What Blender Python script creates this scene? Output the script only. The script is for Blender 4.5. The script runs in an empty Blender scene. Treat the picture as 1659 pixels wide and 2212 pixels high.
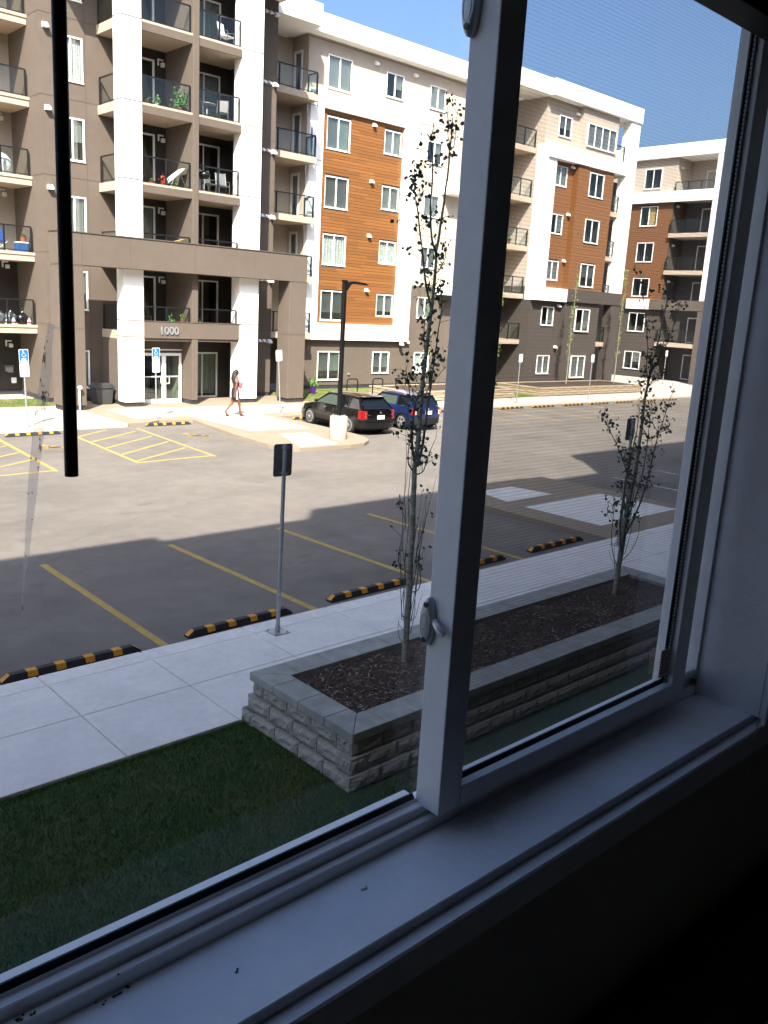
import bpy, bmesh, math, random
from math import radians, sin, cos, pi, hypot
from mathutils import Vector, Matrix
random.seed(11)
R = random.Random(5)
sc = bpy.context.scene
C = sc.collection

# ---------------------------------------------------------------- camera
CAMZ = 4.7
F, PITCH, ROLL, HEAD = 1855.893, .2325025, -.0567294, .8190753      # focal length in units where the picture is 1659 x 2212
def _axes():
    up = Vector((0, cos(PITCH), sin(PITCH))); fw = Vector((0, sin(PITCH), -cos(PITCH))); rt = Vector((1, 0, 0))
    d1 = cos(HEAD)*fw + sin(HEAD)*rt; d2 = -sin(HEAD)*fw + cos(HEAD)*rt
    Rz = Matrix.Rotation(ROLL, 3, 'Z')
    return Rz @ d1, Rz @ (-d2), Rz @ up
AX = _axes()
MW = Matrix((AX[0], AX[1], AX[2]))
def ray(u, v): return MW @ Vector(((u-829.5)/F, -(v-1106)/F, -1.0))
def at(u, v, Y):                                                     # survey of the photograph: point on the vertical plane at distance Y
    r = ray(u, v); k = Y/r.y; return Vector((k*r.x, Y, CAMZ+k*r.z))
def onz(u, v, z=0):
    r = ray(u, v); k = (z-CAMZ)/r.z; return Vector((k*r.x, k*r.y, z))
cam = bpy.data.cameras.new('camera'); camo = bpy.data.objects.new('camera', cam); C.objects.link(camo)
cam.sensor_fit = 'VERTICAL'; cam.sensor_height = 24; cam.sensor_width = 24
cam.lens = F/2212*24; cam.clip_start = .02; cam.clip_end = 6000
camo.matrix_world = Matrix.Translation((0, 0, CAMZ)) @ MW.to_4x4()
sc.camera = camo
sc.render.resolution_x = 768; sc.render.resolution_y = 1024
# ---------------------------------------------------------------- light
SUN_AZ, SUN_EL = 222.0, 45.0
w = bpy.data.worlds.new('World'); sc.world = w; w.use_nodes = True
nt = w.node_tree; nt.nodes.clear()
sky = nt.nodes.new('ShaderNodeTexSky'); sky.sky_type = 'NISHITA'; sky.sun_disc = False
sky.sun_elevation = radians(SUN_EL); sky.sun_rotation = radians(SUN_AZ); sky.altitude = 600; sky.air_density = 1.0; sky.dust_density = 10; sky.ozone_density = 7
bg = nt.nodes.new('ShaderNodeBackground'); bg.inputs[1].default_value = .104
wo = nt.nodes.new('ShaderNodeOutputWorld'); nt.links.new(sky.outputs[0], bg.inputs[0]); nt.links.new(bg.outputs[0], wo.inputs[0])
sl = bpy.data.lights.new('sun', 'SUN'); sl.energy = 5.0; sl.angle = radians(.5); sl.color = (1, .91, .79)
so = bpy.data.objects.new('sun', sl); C.objects.link(so)
sd = Vector((sin(radians(SUN_AZ))*cos(radians(SUN_EL)), cos(radians(SUN_AZ))*cos(radians(SUN_EL)), sin(radians(SUN_EL))))
so.rotation_euler = sd.to_track_quat('Z', 'Y').to_euler(); so.location = (0, -30, 60)
sc.view_settings.view_transform = 'Standard'; sc.view_settings.look = 'None'; sc.view_settings.gamma = 1; sc.view_settings.use_curve_mapping = False
sc.view_settings.exposure = 1.75
try:
    sc.cycles.transparent_max_bounces = 24; sc.cycles.max_bounces = 8
except Exception: pass

# ---------------------------------------------------------------- materials
def _n(nt, t, **kw):
    n = nt.nodes.new(t)
    for k, v in kw.items(): setattr(n, k, v)
    return n
def mat(name, col, rough=.7, var=.0, scale=4.0, bump=0.0, bscale=60.0, metal=0.0, col2=None, spec=.5, var2=0.0, scale2=.6, coat=0.0, stretch=None, detail=6, hi=.65, lo=.35):
    m = bpy.data.materials.new(name); m.use_nodes = True; nt = m.node_tree; b = nt.nodes['Principled BSDF']; L = nt.links
    b.inputs['Roughness'].default_value = rough; b.inputs['Metallic'].default_value = metal
    b.inputs['Specular IOR Level'].default_value = spec; b.inputs['Coat Weight'].default_value = coat
    b.inputs['Base Color'].default_value = (*col, 1)
    tc = _n(nt, 'ShaderNodeTexCoord'); src = tc.outputs['Object']
    if stretch:
        mp = _n(nt, 'ShaderNodeMapping'); mp.inputs['Scale'].default_value = stretch; L.new(src, mp.inputs[0]); src = mp.outputs[0]
    if var or col2:
        no = _n(nt, 'ShaderNodeTexNoise'); no.inputs['Scale'].default_value = scale; no.inputs['Detail'].default_value = detail; L.new(src, no.inputs[0])
        cr = _n(nt, 'ShaderNodeValToRGB'); e = cr.color_ramp.elements; e[0].position = lo; e[1].position = hi
        c2 = col2 or tuple(c*(1+var) for c in col); c1 = col if col2 else tuple(c*(1-var) for c in col)
        e[0].color = (*c1, 1); e[1].color = (*c2, 1); L.new(no.outputs[0], cr.inputs[0]); out = cr.outputs[0]
        if var2:
            n2 = _n(nt, 'ShaderNodeTexNoise'); n2.inputs['Scale'].default_value = scale2; n2.inputs['Detail'].default_value = 8; n2.inputs['Roughness'].default_value = .62; L.new(src, n2.inputs[0])
            mr = _n(nt, 'ShaderNodeMapRange'); mr.inputs[1].default_value = .3; mr.inputs[2].default_value = .7; mr.inputs[3].default_value = 1-var2; mr.inputs[4].default_value = 1+var2; L.new(n2.outputs[0], mr.inputs[0])
            mx = _n(nt, 'ShaderNodeMix', data_type='RGBA', blend_type='MULTIPLY'); mx.inputs[0].default_value = 1; L.new(out, mx.inputs[6]); L.new(mr.outputs[0], mx.inputs[7]); out = mx.outputs[2]
        L.new(out, b.inputs['Base Color'])
    if bump:
        nb = _n(nt, 'ShaderNodeTexNoise'); nb.inputs['Scale'].default_value = bscale; nb.inputs['Detail'].default_value = 4; L.new(src, nb.inputs[0])
        bp = _n(nt, 'ShaderNodeBump'); bp.inputs['Strength'].default_value = bump; bp.inputs['Distance'].default_value = .01; L.new(nb.outputs[0], bp.inputs['Height']); L.new(bp.outputs[0], b.inputs['Normal'])
    return m
def glassmat(name, tint, refl=1.0, rough=0.0, base=0.0):
    """thin pane: lets light straight through with a tint, mirrors by Fresnel"""
    m = bpy.data.materials.new(name); m.use_nodes = True; nt = m.node_tree; nt.nodes.clear(); L = nt.links
    o = _n(nt, 'ShaderNodeOutputMaterial'); t = _n(nt, 'ShaderNodeBsdfTransparent'); t.inputs[0].default_value = (*tint, 1)
    g = _n(nt, 'ShaderNodeBsdfGlossy'); g.inputs['Roughness'].default_value = rough
    geo = _n(nt, 'ShaderNodeNewGeometry'); dt = _n(nt, 'ShaderNodeVectorMath', operation='DOT_PRODUCT'); L.new(geo.outputs['Incoming'], dt.inputs[0]); L.new(geo.outputs['Normal'], dt.inputs[1])
    def mth(op, a, b_=None, c_=None):
        n = _n(nt, 'ShaderNodeMath', operation=op)
        for k, v in enumerate((a, b_, c_)):
            if v is None: continue
            if isinstance(v, (int, float)): n.inputs[k].default_value = v
            else: L.new(v, n.inputs[k])
        return n.outputs[0]
    f = mth('POWER', mth('SUBTRACT', 1.0, mth('ABSOLUTE', dt.outputs['Value'])), 5.0)      # Schlick reflectance of either face
    f = mth('MULTIPLY_ADD', mth('MULTIPLY_ADD', f, .96, .04), refl, base)
    mx = _n(nt, 'ShaderNodeMixShader'); L.new(f, mx.inputs[0]); L.new(t.outputs[0], mx.inputs[1]); L.new(g.outputs[0], mx.inputs[2]); L.new(mx.outputs[0], o.inputs[0])
    return m
M = {}
M['brown'] = mat('brown_stucco', (.100, .079, .062), .9, .05, 3, .25, 90, var2=.05, scale2=.4)
M['brown2'] = mat('dark_brown_cladding', (.062, .051, .043), .85, .06, 3, .15, 90)
M['beige'] = mat('beige_stucco', (.40, .345, .285), .9, .03, 3, .25, 90, var2=.03, scale2=.4)
M['white'] = mat('white_stucco', (.84, .83, .80), .85, .015, 2, .15, 90)
M['tan'] = mat('tan_fascia', (.40, .32, .245), .8, .03, 4)
M['recess_shade'] = mat('shade_painted_balcony_wall', (.030, .026, .024), .85, .08, 3, .15, 90)  # brown wall darkened further: deep balcony shade is put into the colour
M['soffit'] = mat('soffit', (.34, .29, .235), .85, .03, 4)
M['joint'] = mat('joint_shadow_gap', (.07, .06, .05), .9)
M['jointw'] = mat('joint_light', (.11, .105, .10), .9)
M['plinth'] = mat('black_plinth', (.025, .025, .028), .8, .2, 6)
M['wframe'] = mat('white_vinyl', (.82, .82, .82), .4, .03, 6, var2=.04, scale2=20)
M['frameout'] = mat('white_vinyl_exterior', (.78, .78, .77), .4)
M['rail'] = mat('black_aluminium', (.012, .012, .014), .35, spec=.4)
M['railglass'] = glassmat('balcony_glass', (.89, .93, .93), .7, base=.005)
M['winglass'] = glassmat('far_window_glass', (.86, .90, .89), 1.2, base=.03)
M['doorglass'] = glassmat('door_glass', (.75, .80, .78), 1.1, base=.03)
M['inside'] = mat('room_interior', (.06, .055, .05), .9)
M['entry_floor'] = mat('entry_interior', (.45, .46, .36), .8, .1, 3)
M['blindw'] = mat('white_blind', (.62, .62, .61), .6)
M['blindg'] = mat('grey_blind', (.38, .38, .39), .6)
M['blindgreen'] = mat('green_tinted_blind', (.52, .60, .55), .6)
M['curtain'] = mat('curtain', (.50, .50, .49), .9, .15, 8)
M['ochre'] = mat('ochre_curtain', (.60, .38, .14), .9, .1, 8)
M['hood'] = mat('white_vent_hood', (.80, .80, .80), .5)
M['steel'] = mat('galvanised_steel', (.36, .38, .40), .45, .12, 14, metal=.6)
M['steeld'] = mat('galvanised_sign_back', (.16, .17, .18), .5, .2, 10, metal=.6)
M['signblue'] = mat('blue_sign_sheet', (.01, .13, .66), .4)
M['signwhite'] = mat('white_sign_sheet', (.78, .79, .78), .4)
M['signgreen'] = mat('green_lettering', (.18, .42, .30), .5)
M['pole'] = mat('black_pole_paint', (.004, .004, .0045), .6, spec=.2)
M['conc'] = mat('concrete_base', (.42, .37, .30), .9, .06, 5, .3, 40)
M['rubber'] = mat('black_rubber', (.011, .011, .013), .75, .25, 20, .3, 80)
M['yellow'] = mat('yellow_reflective', (.50, .22, .012), .6, .12, 12)
M['line'] = mat('yellow_line_paint', (.36, .245, .055), .85, scale=9, col2=(.24, .185, .085), var2=.15, scale2=3, hi=.8, lo=.45)
M['linew'] = mat('faded_line_paint', (.42, .41, .36), .85, .15, 9)
M['bark'] = mat('aspen_bark', (.30, .30, .235), .85, scale=9, col2=(.13, .135, .10), bump=.5, bscale=40, stretch=(1, 1, 4))
M['twig'] = mat('dark_twig', (.085, .080, .062), .85, .2, 20)
M['leaf'] = mat('aspen_leaf', (.034, .062, .028), .6, .35, 3)
M['leaf2'] = mat('yellow_green_leaf', (.16, .20, .05), .6, .3, 3)
M['bushleaf'] = mat('shrub_leaf', (.05, .10, .03), .6, .35, 5)
M['potleaf'] = mat('bright_plant_leaf', (.07, .16, .03), .6, .3, 5)
M['purple'] = mat('purple_pot', (.05, .012, .15), .4)
M['terracotta'] = mat('terracotta_pot', (.35, .08, .05), .7)
M['redpot'] = mat('red_pot', (.32, .035, .015), .6)
M['carblack'] = mat('black_car_paint', (.0022, .0022, .0026), .2, coat=.35, spec=.35)
M['carblue'] = mat('blue_car_paint', (.006, .014, .062), .2, coat=.5, spec=.4)
M['cartrim'] = mat('black_plastic_trim', (.008, .008, .009), .6, spec=.3)
M['carglass'] = mat('tinted_car_glass', (.004, .005, .007), .04, spec=.6)
M['carglass2'] = mat('clear_car_glass', (.05, .07, .06), .05, spec=.7)
M['taillight'] = mat('red_tail_light', (.17, .002, .003), .12, coat=.6)
M['lampclear'] = mat('clear_lens', (.75, .70, .68), .1, coat=1)
M['amber'] = mat('amber_lens', (.65, .16, .02), .2)
M['chrome'] = mat('bright_metal', (.62, .62, .62), .22, metal=1)
M['alloy'] = mat('alloy_wheel', (.42, .41, .40), .35, metal=.5)
M['tyre'] = mat('tyre_rubber', (.018, .018, .018), .8)
M['plate'] = mat('licence_plate', (.75, .74, .72), .4)
M['skin'] = mat('brown_skin', (.125, .046, .024), .5, .05, 10)
M['skin2'] = mat('skin_light', (.30, .14, .08), .5)
M['hair'] = mat('black_hair', (.004, .003, .004), .6, .3, 30)
M['dress'] = mat('black_dress', (.006, .005, .007), .8)
M['dressw'] = mat('white_dress_stripe', (.42, .34, .38), .8, .05, 40)
M['bag'] = mat('pink_bag', (.45, .02, .04), .6, scale=30, col2=(.60, .16, .17))
M['sandal'] = mat('brown_sandal', (.10, .05, .03), .6)
M['binp'] = mat('dark_bin_plastic', (.035, .037, .040), .55, .1, 8)
M['clothw'] = mat('white_cover_cloth', (.62, .62, .62), .8, .12, 6, .5, 8)
M['bagblack'] = mat('black_garbage_bag', (.012, .012, .013), .25, bump=1.0, bscale=14)
M['baggrey'] = mat('clear_garbage_bag', (.13, .13, .14), .25, .5, 8, bump=1.0, bscale=14)
M['bluep'] = mat('blue_plastic', (.02, .06, .22), .5)
M['cooler'] = mat('blue_cooler', (.03, .09, .26), .5)
M['whitep'] = mat('white_plastic', (.72, .72, .72), .5)
M['card'] = mat('cardboard', (.45, .28, .13), .9, .1, 6)
M['furn'] = mat('grey_patio_fabric', (.16, .15, .15), .8, .1, 30)
M['metalgrey'] = mat('grey_tube_metal', (.22, .22, .23), .4, metal=.6)
M['aggregate'] = mat('exposed_aggregate', (.175, .140, .098), .95, scale=140, col2=(.27, .225, .165), bump=.5, bscale=150, var2=.08, scale2=1.2)
M['soil'] = mat('brown_mulch_bed', (.040, .024, .015), .95, .5, 30, .8, 60)
M['chip2'] = mat('pale_wood_chip', (.30, .26, .20), .9, .3, 3)
M['chip'] = mat('wood_chip', (.075, .045, .030), .9, scale=2.2, col2=(.20, .15, .10), hi=.75, lo=.5)
M['earth'] = mat('distant_ground', (.16, .15, .10), .95, .2, .05)
M['roofm'] = mat('roof_membrane', (.35, .34, .33), .9)

def concrete(name, c1, c2, sc_=2.2):
    m = mat(name, c1, .9, scale=sc_, col2=c2, bump=.2, bscale=110, var2=.07, scale2=9, hi=.72, lo=.28)
    return m
M['walk'] = concrete('sidewalk_concrete', (.56, .55, .52), (.65, .635, .60))
M['walkfar'] = concrete('far_sidewalk_concrete', (.42, .385, .33), (.48, .44, .38), .8)
M['kerb'] = concrete('kerb_concrete', (.57, .56, .53), (.66, .645, .61), 3)
M['cap'] = mat('cap_stone', (.26, .262, .235), .9, .10, 5, .5, 70, var2=.14, scale2=2.5)
M['block'] = mat('split_face_block', (.235, .222, .182), .95, scale=22, col2=(.33, .315, .27), bump=1.0, bscale=34, var2=.14, scale2=3)
M['farblock'] = mat('beige_retaining_block', (.30, .24, .16), .9, .12, 3, .5, 20)

# asphalt with worn patches, cracks, oil stains and speckle
def asphalt():
    m = bpy.data.materials.new('worn_asphalt'); m.use_nodes = True; nt = m.node_tree; b = nt.nodes['Principled BSDF']; L = nt.links
    b.inputs['Roughness'].default_value = .92; b.inputs['Specular IOR Level'].default_value = .25
    tc = _n(nt, 'ShaderNodeTexCoord'); P = tc.outputs['Object']
    def noise(s, d=8, r=.6, stretch=None):
        src = P
        if stretch:
            mp = _n(nt, 'ShaderNodeMapping'); mp.inputs['Scale'].default_value = stretch; L.new(P, mp.inputs[0]); src = mp.outputs[0]
        n = _n(nt, 'ShaderNodeTexNoise'); n.inputs['Scale'].default_value = s; n.inputs['Detail'].default_value = d; n.inputs['Roughness'].default_value = r; L.new(src, n.inputs[0]); return n.outputs[0]
    def ramp(v, a, b_, c1, c2):
        r = _n(nt, 'ShaderNodeMapRange'); r.inputs[1].default_value = a; r.inputs[2].default_value = b_; r.inputs[3].default_value = c1; r.inputs[4].default_value = c2; L.new(v, r.inputs[0]); return r.outputs[0]
    def mul(c, v):
        x = _n(nt, 'ShaderNodeMix', data_type='RGBA', blend_type='MULTIPLY'); x.inputs[0].default_value = 1; L.new(c, x.inputs[6]); L.new(v, x.inputs[7]); return x.outputs[2]
    base = _n(nt, 'ShaderNodeValToRGB'); e = base.color_ramp.elements; e[0].position = .3; e[0].color = (.112, .102, .092, 1); e[1].position = .72; e[1].color = (.168, .153, .136, 1)
    L.new(noise(.22, 10, .66, (1, 1.7, 1)), base.inputs[0]); c = base.outputs[0]
    c = mul(c, ramp(noise(2.2, 8, .7), .3, .7, .86, 1.12))
    c = mul(c, ramp(noise(95, 3, .7), .25, .75, .78, 1.2))
    c = mul(c, ramp(noise(1.15, 3, .5, (1, 2.6, 1)), .64, .76, 1, .72))        # oil and tyre stains
    c = mul(c, ramp(noise(.5, 2, .4), .60, .76, 1, .78))
    # hairline cracks and paving seams
    vor = _n(nt, 'ShaderNodeTexVoronoi', feature='DISTANCE_TO_EDGE'); vor.inputs['Scale'].default_value = .16
    wp = _n(nt, 'ShaderNodeVectorMath', operation='ADD'); nn = _n(nt, 'ShaderNodeTexNoise'); nn.inputs['Scale'].default_value = 1.3; nn.inputs['Detail'].default_value = 6; L.new(P, nn.inputs[0])
    sc2 = _n(nt, 'ShaderNodeVectorMath', operation='SCALE'); sc2.inputs[3].default_value = .6; L.new(nn.outputs[1], sc2.inputs[0]); L.new(P, wp.inputs[0]); L.new(sc2.outputs[0], wp.inputs[1]); L.new(wp.outputs[0], vor.inputs[0])
    c = mul(c, ramp(vor.outputs[0], .0, .0028, .84, 1))
    L.new(c, b.inputs['Base Color'])
    bp = _n(nt, 'ShaderNodeBump'); bp.inputs['Strength'].default_value = .4; bp.inputs['Distance'].default_value = .006; L.new(noise(120, 3), bp.inputs['Height']); L.new(bp.outputs[0], b.inputs['Normal'])
    return m
M['asphalt'] = asphalt()

def woodmat(name, c1, c2, c3):
    """plank stain: grain along local X, tone by object"""
    m = bpy.data.materials.new(name); m.use_nodes = True; nt = m.node_tree; b = nt.nodes['Principled BSDF']; L = nt.links
    b.inputs['Roughness'].default_value = .6
    tc = _n(nt, 'ShaderNodeTexCoord'); mp = _n(nt, 'ShaderNodeMapping'); mp.inputs['Scale'].default_value = (1.2, 1.2, 26); L.new(tc.outputs['Object'], mp.inputs[0])
    no = _n(nt, 'ShaderNodeTexNoise'); no.inputs['Scale'].default_value = 1.6; no.inputs['Detail'].default_value = 6; L.new(mp.outputs[0], no.inputs[0])
    cr = _n(nt, 'ShaderNodeValToRGB'); e = cr.color_ramp.elements; e[0].position = .3; e[0].color = (*c1, 1); e[1].position = .7; e[1].color = (*c2, 1); L.new(no.outputs[0], cr.inputs[0])
    oi = _n(nt, 'ShaderNodeObjectInfo'); mr = _n(nt, 'ShaderNodeMapRange'); mr.inputs[3].default_value = .84; mr.inputs[4].default_value = 1.18; L.new(oi.outputs['Random'], mr.inputs[0])
    mx = _n(nt, 'ShaderNodeMix', data_type='RGBA', blend_type='MULTIPLY'); mx.inputs[0].default_value = 1; L.new(cr.outputs[0], mx.inputs[6]); L.new(mr.outputs[0], mx.inputs[7])
    L.new(mx.outputs[2], b.inputs['Base Color'])
    return m
M['wood'] = woodmat('orange_wood_plank', (.145, .055, .011), (.215, .088, .021), None)
M['wood2'] = woodmat('red_brown_wood_cladding', (.155, .068, .027), (.210, .098, .042), None)

def lawn_mat(name, c1, c2, c3):
    m = mat(name, c1, .9, scale=1.6, col2=c2, var2=.35, scale2=14, bump=.8, bscale=120); return m
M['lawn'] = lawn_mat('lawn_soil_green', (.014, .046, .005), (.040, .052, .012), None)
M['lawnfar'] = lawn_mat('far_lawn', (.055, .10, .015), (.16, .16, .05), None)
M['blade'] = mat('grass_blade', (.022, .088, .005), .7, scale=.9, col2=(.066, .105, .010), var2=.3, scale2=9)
M['bladefar'] = mat('far_grass_blade', (.055, .105, .014), .7, scale=.8, col2=(.16, .16, .05))
# interior
M['roomwall'] = mat('room_wall_paint', (.50, .46, .40), .9, .03, 3)
M['sillp'] = mat('white_painted_sill', (.82, .83, .86), .5, .03, 5, .15, 60, var2=.05, scale2=14)
M['gasket'] = mat('black_gasket', (.01, .012, .016), .4)
M['spacer'] = mat('aluminium_spacer', (.35, .38, .42), .4, metal=.7)
M['blackp'] = mat('black_blind_plastic', (.006, .006, .006), .5)
M['lockm'] = mat('grey_lock_metal', (.56, .58, .60), .35, metal=.35)
M['sticker'] = mat('paper_sticker', (.75, .62, .50), .9)
M['ink'] = mat('sticker_ink', (.12, .10, .09), .9)
M['paneglass'] = glassmat('window_pane_glass', (.985, .99, .985), .8)

def screenmat():
    """fine insect mesh: horizontal threads with open gaps"""
    m = bpy.data.materials.new('insect_mesh'); m.use_nodes = True; nt = m.node_tree; nt.nodes.clear(); L = nt.links
    o = _n(nt, 'ShaderNodeOutputMaterial'); t = _n(nt, 'ShaderNodeBsdfTransparent'); d = _n(nt, 'ShaderNodeBsdfDiffuse'); d.inputs[0].default_value = (.10, .105, .11, 1)
    tc = _n(nt, 'ShaderNodeTexCoord'); wv = _n(nt, 'ShaderNodeTexWave', wave_type='BANDS', bands_direction='Z'); wv.inputs['Scale'].default_value = 3.1416*2/(20*.0066)*1.0; wv.inputs['Distortion'].default_value = 0
    L.new(tc.outputs['Object'], wv.inputs[0])
    mr = _n(nt, 'ShaderNodeMapRange'); mr.inputs[3].default_value = .17; mr.inputs[4].default_value = .235; L.new(wv.outputs[1], mr.inputs[0])
    mx = _n(nt, 'ShaderNodeMixShader'); L.new(mr.outputs[0], mx.inputs[0]); L.new(t.outputs[0], mx.inputs[1]); L.new(d.outputs[0], mx.inputs[2]); L.new(mx.outputs[0], o.inputs[0])
    return m
M['screen'] = screenmat()
def smearmat():
    m = bpy.data.materials.new('dried_streak'); m.use_nodes = True; nt = m.node_tree; nt.nodes.clear(); L = nt.links
    o = _n(nt, 'ShaderNodeOutputMaterial'); t = _n(nt, 'ShaderNodeBsdfTransparent'); d = _n(nt, 'ShaderNodeBsdfTranslucent'); d2 = _n(nt, 'ShaderNodeBsdfDiffuse')
    tc = _n(nt, 'ShaderNodeTexCoord'); mp = _n(nt, 'ShaderNodeMapping'); mp.inputs['Scale'].default_value = (190, 190, 95); L.new(tc.outputs['Object'], mp.inputs[0])
    vo = _n(nt, 'ShaderNodeTexNoise'); vo.inputs['Scale'].default_value = 1.0; vo.inputs['Detail'].default_value = 5; L.new(mp.outputs[0], vo.inputs[0])
    cr = _n(nt, 'ShaderNodeValToRGB'); e = cr.color_ramp.elements; e[0].position = .58; e[0].color = (.95, .91, .86, 1); e[1].position = .64; e[1].color = (.07, .035, .03, 1); L.new(vo.outputs[0], cr.inputs[0])
    L.new(cr.outputs[0], d.inputs[0]); L.new(cr.outputs[0], d2.inputs[0])
    ms = _n(nt, 'ShaderNodeMixShader'); ms.inputs[0].default_value = .5; L.new(d.outputs[0], ms.inputs[1]); L.new(d2.outputs[0], ms.inputs[2])
    al = _n(nt, 'ShaderNodeMapRange'); al.inputs[1].default_value = .58; al.inputs[2].default_value = .66; al.inputs[3].default_value = .42; al.inputs[4].default_value = .80; L.new(vo.outputs[0], al.inputs[0])
    mx = _n(nt, 'ShaderNodeMixShader'); L.new(al.outputs[0], mx.inputs[0]); L.new(t.outputs[0], mx.inputs[1]); L.new(ms.outputs[0], mx.inputs[2]); L.new(mx.outputs[0], o.inputs[0])
    return m
M['smear'] = smearmat()

# ---------------------------------------------------------------- mesh helpers
class MB:
    def __init__(s): s.v = []; s.f = []
    def quad(s, a, b, c, d): n = len(s.v); s.v += [tuple(a), tuple(b), tuple(c), tuple(d)]; s.f.append((n, n+1, n+2, n+3)); return s
    def poly(s, pts): n = len(s.v); s.v += [tuple(p) for p in pts]; s.f.append(tuple(range(n, n+len(pts)))); return s
    def box(s, x0, x1, y0, y1, z0, z1):
        n = len(s.v); s.v += [(x0, y0, z0), (x1, y0, z0), (x1, y1, z0), (x0, y1, z0), (x0, y0, z1), (x1, y0, z1), (x1, y1, z1), (x0, y1, z1)]
        s.f += [(n, n+3, n+2, n+1), (n+4, n+5, n+6, n+7), (n, n+1, n+5, n+4), (n+1, n+2, n+6, n+5), (n+2, n+3, n+7, n+6), (n+3, n, n+4, n+7)]; return s
    def prism(s, pts, ax, a0, a1):
        """extrude a 2D outline: ax 'x' pts=(y,z), 'y' pts=(x,z), 'z' pts=(x,y)"""
        def P(p, a): return (a, p[0], p[1]) if ax == 'x' else ((p[0], a, p[1]) if ax == 'y' else (p[0], p[1], a))
        n = len(s.v); k = len(pts); s.v += [P(p, a0) for p in pts]+[P(p, a1) for p in pts]
        s.f.append(tuple(range(n+k-1, n-1, -1))); s.f.append(tuple(range(n+k, n+2*k)))
        for i in range(k): j = (i+1) % k; s.f.append((n+i, n+j, n+k+j, n+k+i))
        return s
    def tube(s, pts, rad, n=8, cap=True):
        pts = [Vector(p) for p in pts]; k = len(pts)
        if not hasattr(rad, '__len__'): rad = [rad]*k
        base = len(s.v); up = Vector((0, 0, 1)); prev = None
        for i, p in enumerate(pts):
            d = (pts[min(i+1, k-1)]-pts[max(i-1, 0)])
            d = d.normalized() if d.length > 1e-9 else Vector((0, 0, 1))
            if prev is None:
                a = d.cross(up if abs(d.z) < .9 else Vector((1, 0, 0))).normalized()
            else: a = (prev - d*prev.dot(d)); a = a.normalized() if a.length > 1e-6 else prev
            prev = a; b = d.cross(a)
            for j in range(n):
                t = 2*pi*j/n; q = p+(a*cos(t)+b*sin(t))*rad[i]; s.v.append(tuple(q))
        for i in range(k-1):
            for j in range(n): j2 = (j+1) % n; s.f.append((base+i*n+j, base+i*n+j2, base+(i+1)*n+j2, base+(i+1)*n+j))
        if cap: s.f.append(tuple(base+j for j in range(n-1, -1, -1))); s.f.append(tuple(base+(k-1)*n+j for j in range(n)))
        return s
    def lathe(s, prof, n=16, c=(0, 0, 0), ax='z'):
        base = len(s.v); k = len(prof)
        for r, h in prof:
            for j in range(n):
                t = 2*pi*j/n
                if ax == 'z': s.v.append((c[0]+r*cos(t), c[1]+r*sin(t), c[2]+h))
                elif ax == 'x': s.v.append((c[0]+h, c[1]+r*cos(t), c[2]+r*sin(t)))
                else: s.v.append((c[0]+r*cos(t), c[1]+h, c[2]+r*sin(t)))
        for i in range(k-1):
            for j in range(n): j2 = (j+1) % n; s.f.append((base+i*n+j, base+i*n+j2, base+(i+1)*n+j2, base+(i+1)*n+j))
        s.f.append(tuple(base+j for j in range(n-1, -1, -1))); s.f.append(tuple(base+(k-1)*n+j for j in range(n)))
        return s
    def blob(s, c, r, n=10, m=7, noise=0, rnd=None):
        rnd = rnd or R; pr = []
        base = len(s.v); rx, ry, rz = r if hasattr(r, '__len__') else (r, r, r)
        for i in range(m+1):
            ph = pi*i/m
            for j in range(n):
                t = 2*pi*j/n; k = 1+noise*(rnd.random()-.5)*2
                s.v.append((c[0]+rx*k*sin(ph)*cos(t), c[1]+ry*k*sin(ph)*sin(t), c[2]-rz*k*cos(ph)))
        for i in range(m):
            for j in range(n): j2 = (j+1) % n; s.f.append((base+i*n+j, base+i*n+j2, base+(i+1)*n+j2, base+(i+1)*n+j))
        return s
    def build(s, name, m, parent=None, smooth=False, bevel=0, kind=None, label=None, mesh_only=False, seg=1):
        off = wloc(parent)
        me = bpy.data.meshes.new(name)
        vs = s.v if off == (0, 0, 0) else [(a-off[0], b-off[1], c-off[2]) for a, b, c in s.v]
        me.from_pydata(vs, [], s.f); me.materials.append(M[m] if isinstance(m, str) else m)
        if smooth:
            me.polygons.foreach_set('use_smooth', [True]*len(me.polygons))
            try: me.set_sharp_from_angle(angle=radians(38))
            except Exception: pass
        me.update()
        if mesh_only: return me
        o = bpy.data.objects.new(name, me); C.objects.link(o)
        if parent is not None: o.parent = parent
        if bevel:
            md = o.modifiers.new('bevel', 'BEVEL'); md.width = bevel; md.segments = seg; md.limit_method = 'ANGLE'; md.harden_normals = False
        if kind: o['kind'] = kind
        if label: o['label'] = label
        return o
def split_boxes(b, name, m, parent, **kw):
    """each box of b becomes an object of its own"""
    out = []
    for i in range(0, len(b.v), 8):
        q = MB(); q.v = b.v[i:i+8]; q.f = [tuple(t-i for t in f) for f in b.f if i <= f[0] < i+8]; out.append(q.build(name, m, parent, **kw))
    return out
def wloc(p):
    x = y = z = 0
    while p is not None: x += p.location.x; y += p.location.y; z += p.location.z; p = p.parent
    return (x, y, z)
def thing(name, label, cat, loc=(0, 0, 0), group=None, rz=0):
    o = bpy.data.objects.new(name, None); C.objects.link(o); o.location = loc; o.rotation_euler = (0, 0, rz); o.empty_display_size = .2
    o['label'] = label; o['category'] = cat
    if group: o['group'] = group
    return o
def tag(o, label, cat, group=None, kind=None):
    o['label'] = label; o['category'] = cat
    if group: o['group'] = group
    if kind: o['kind'] = kind
    return o
def struct(o): o['kind'] = 'structure'; return o
def copy_tree(o, parent=None):
    c = o.copy(); C.objects.link(c)
    if parent is not None: c.parent = parent
    for ch in list(o.children): copy_tree(ch, c)
    return c
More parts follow.
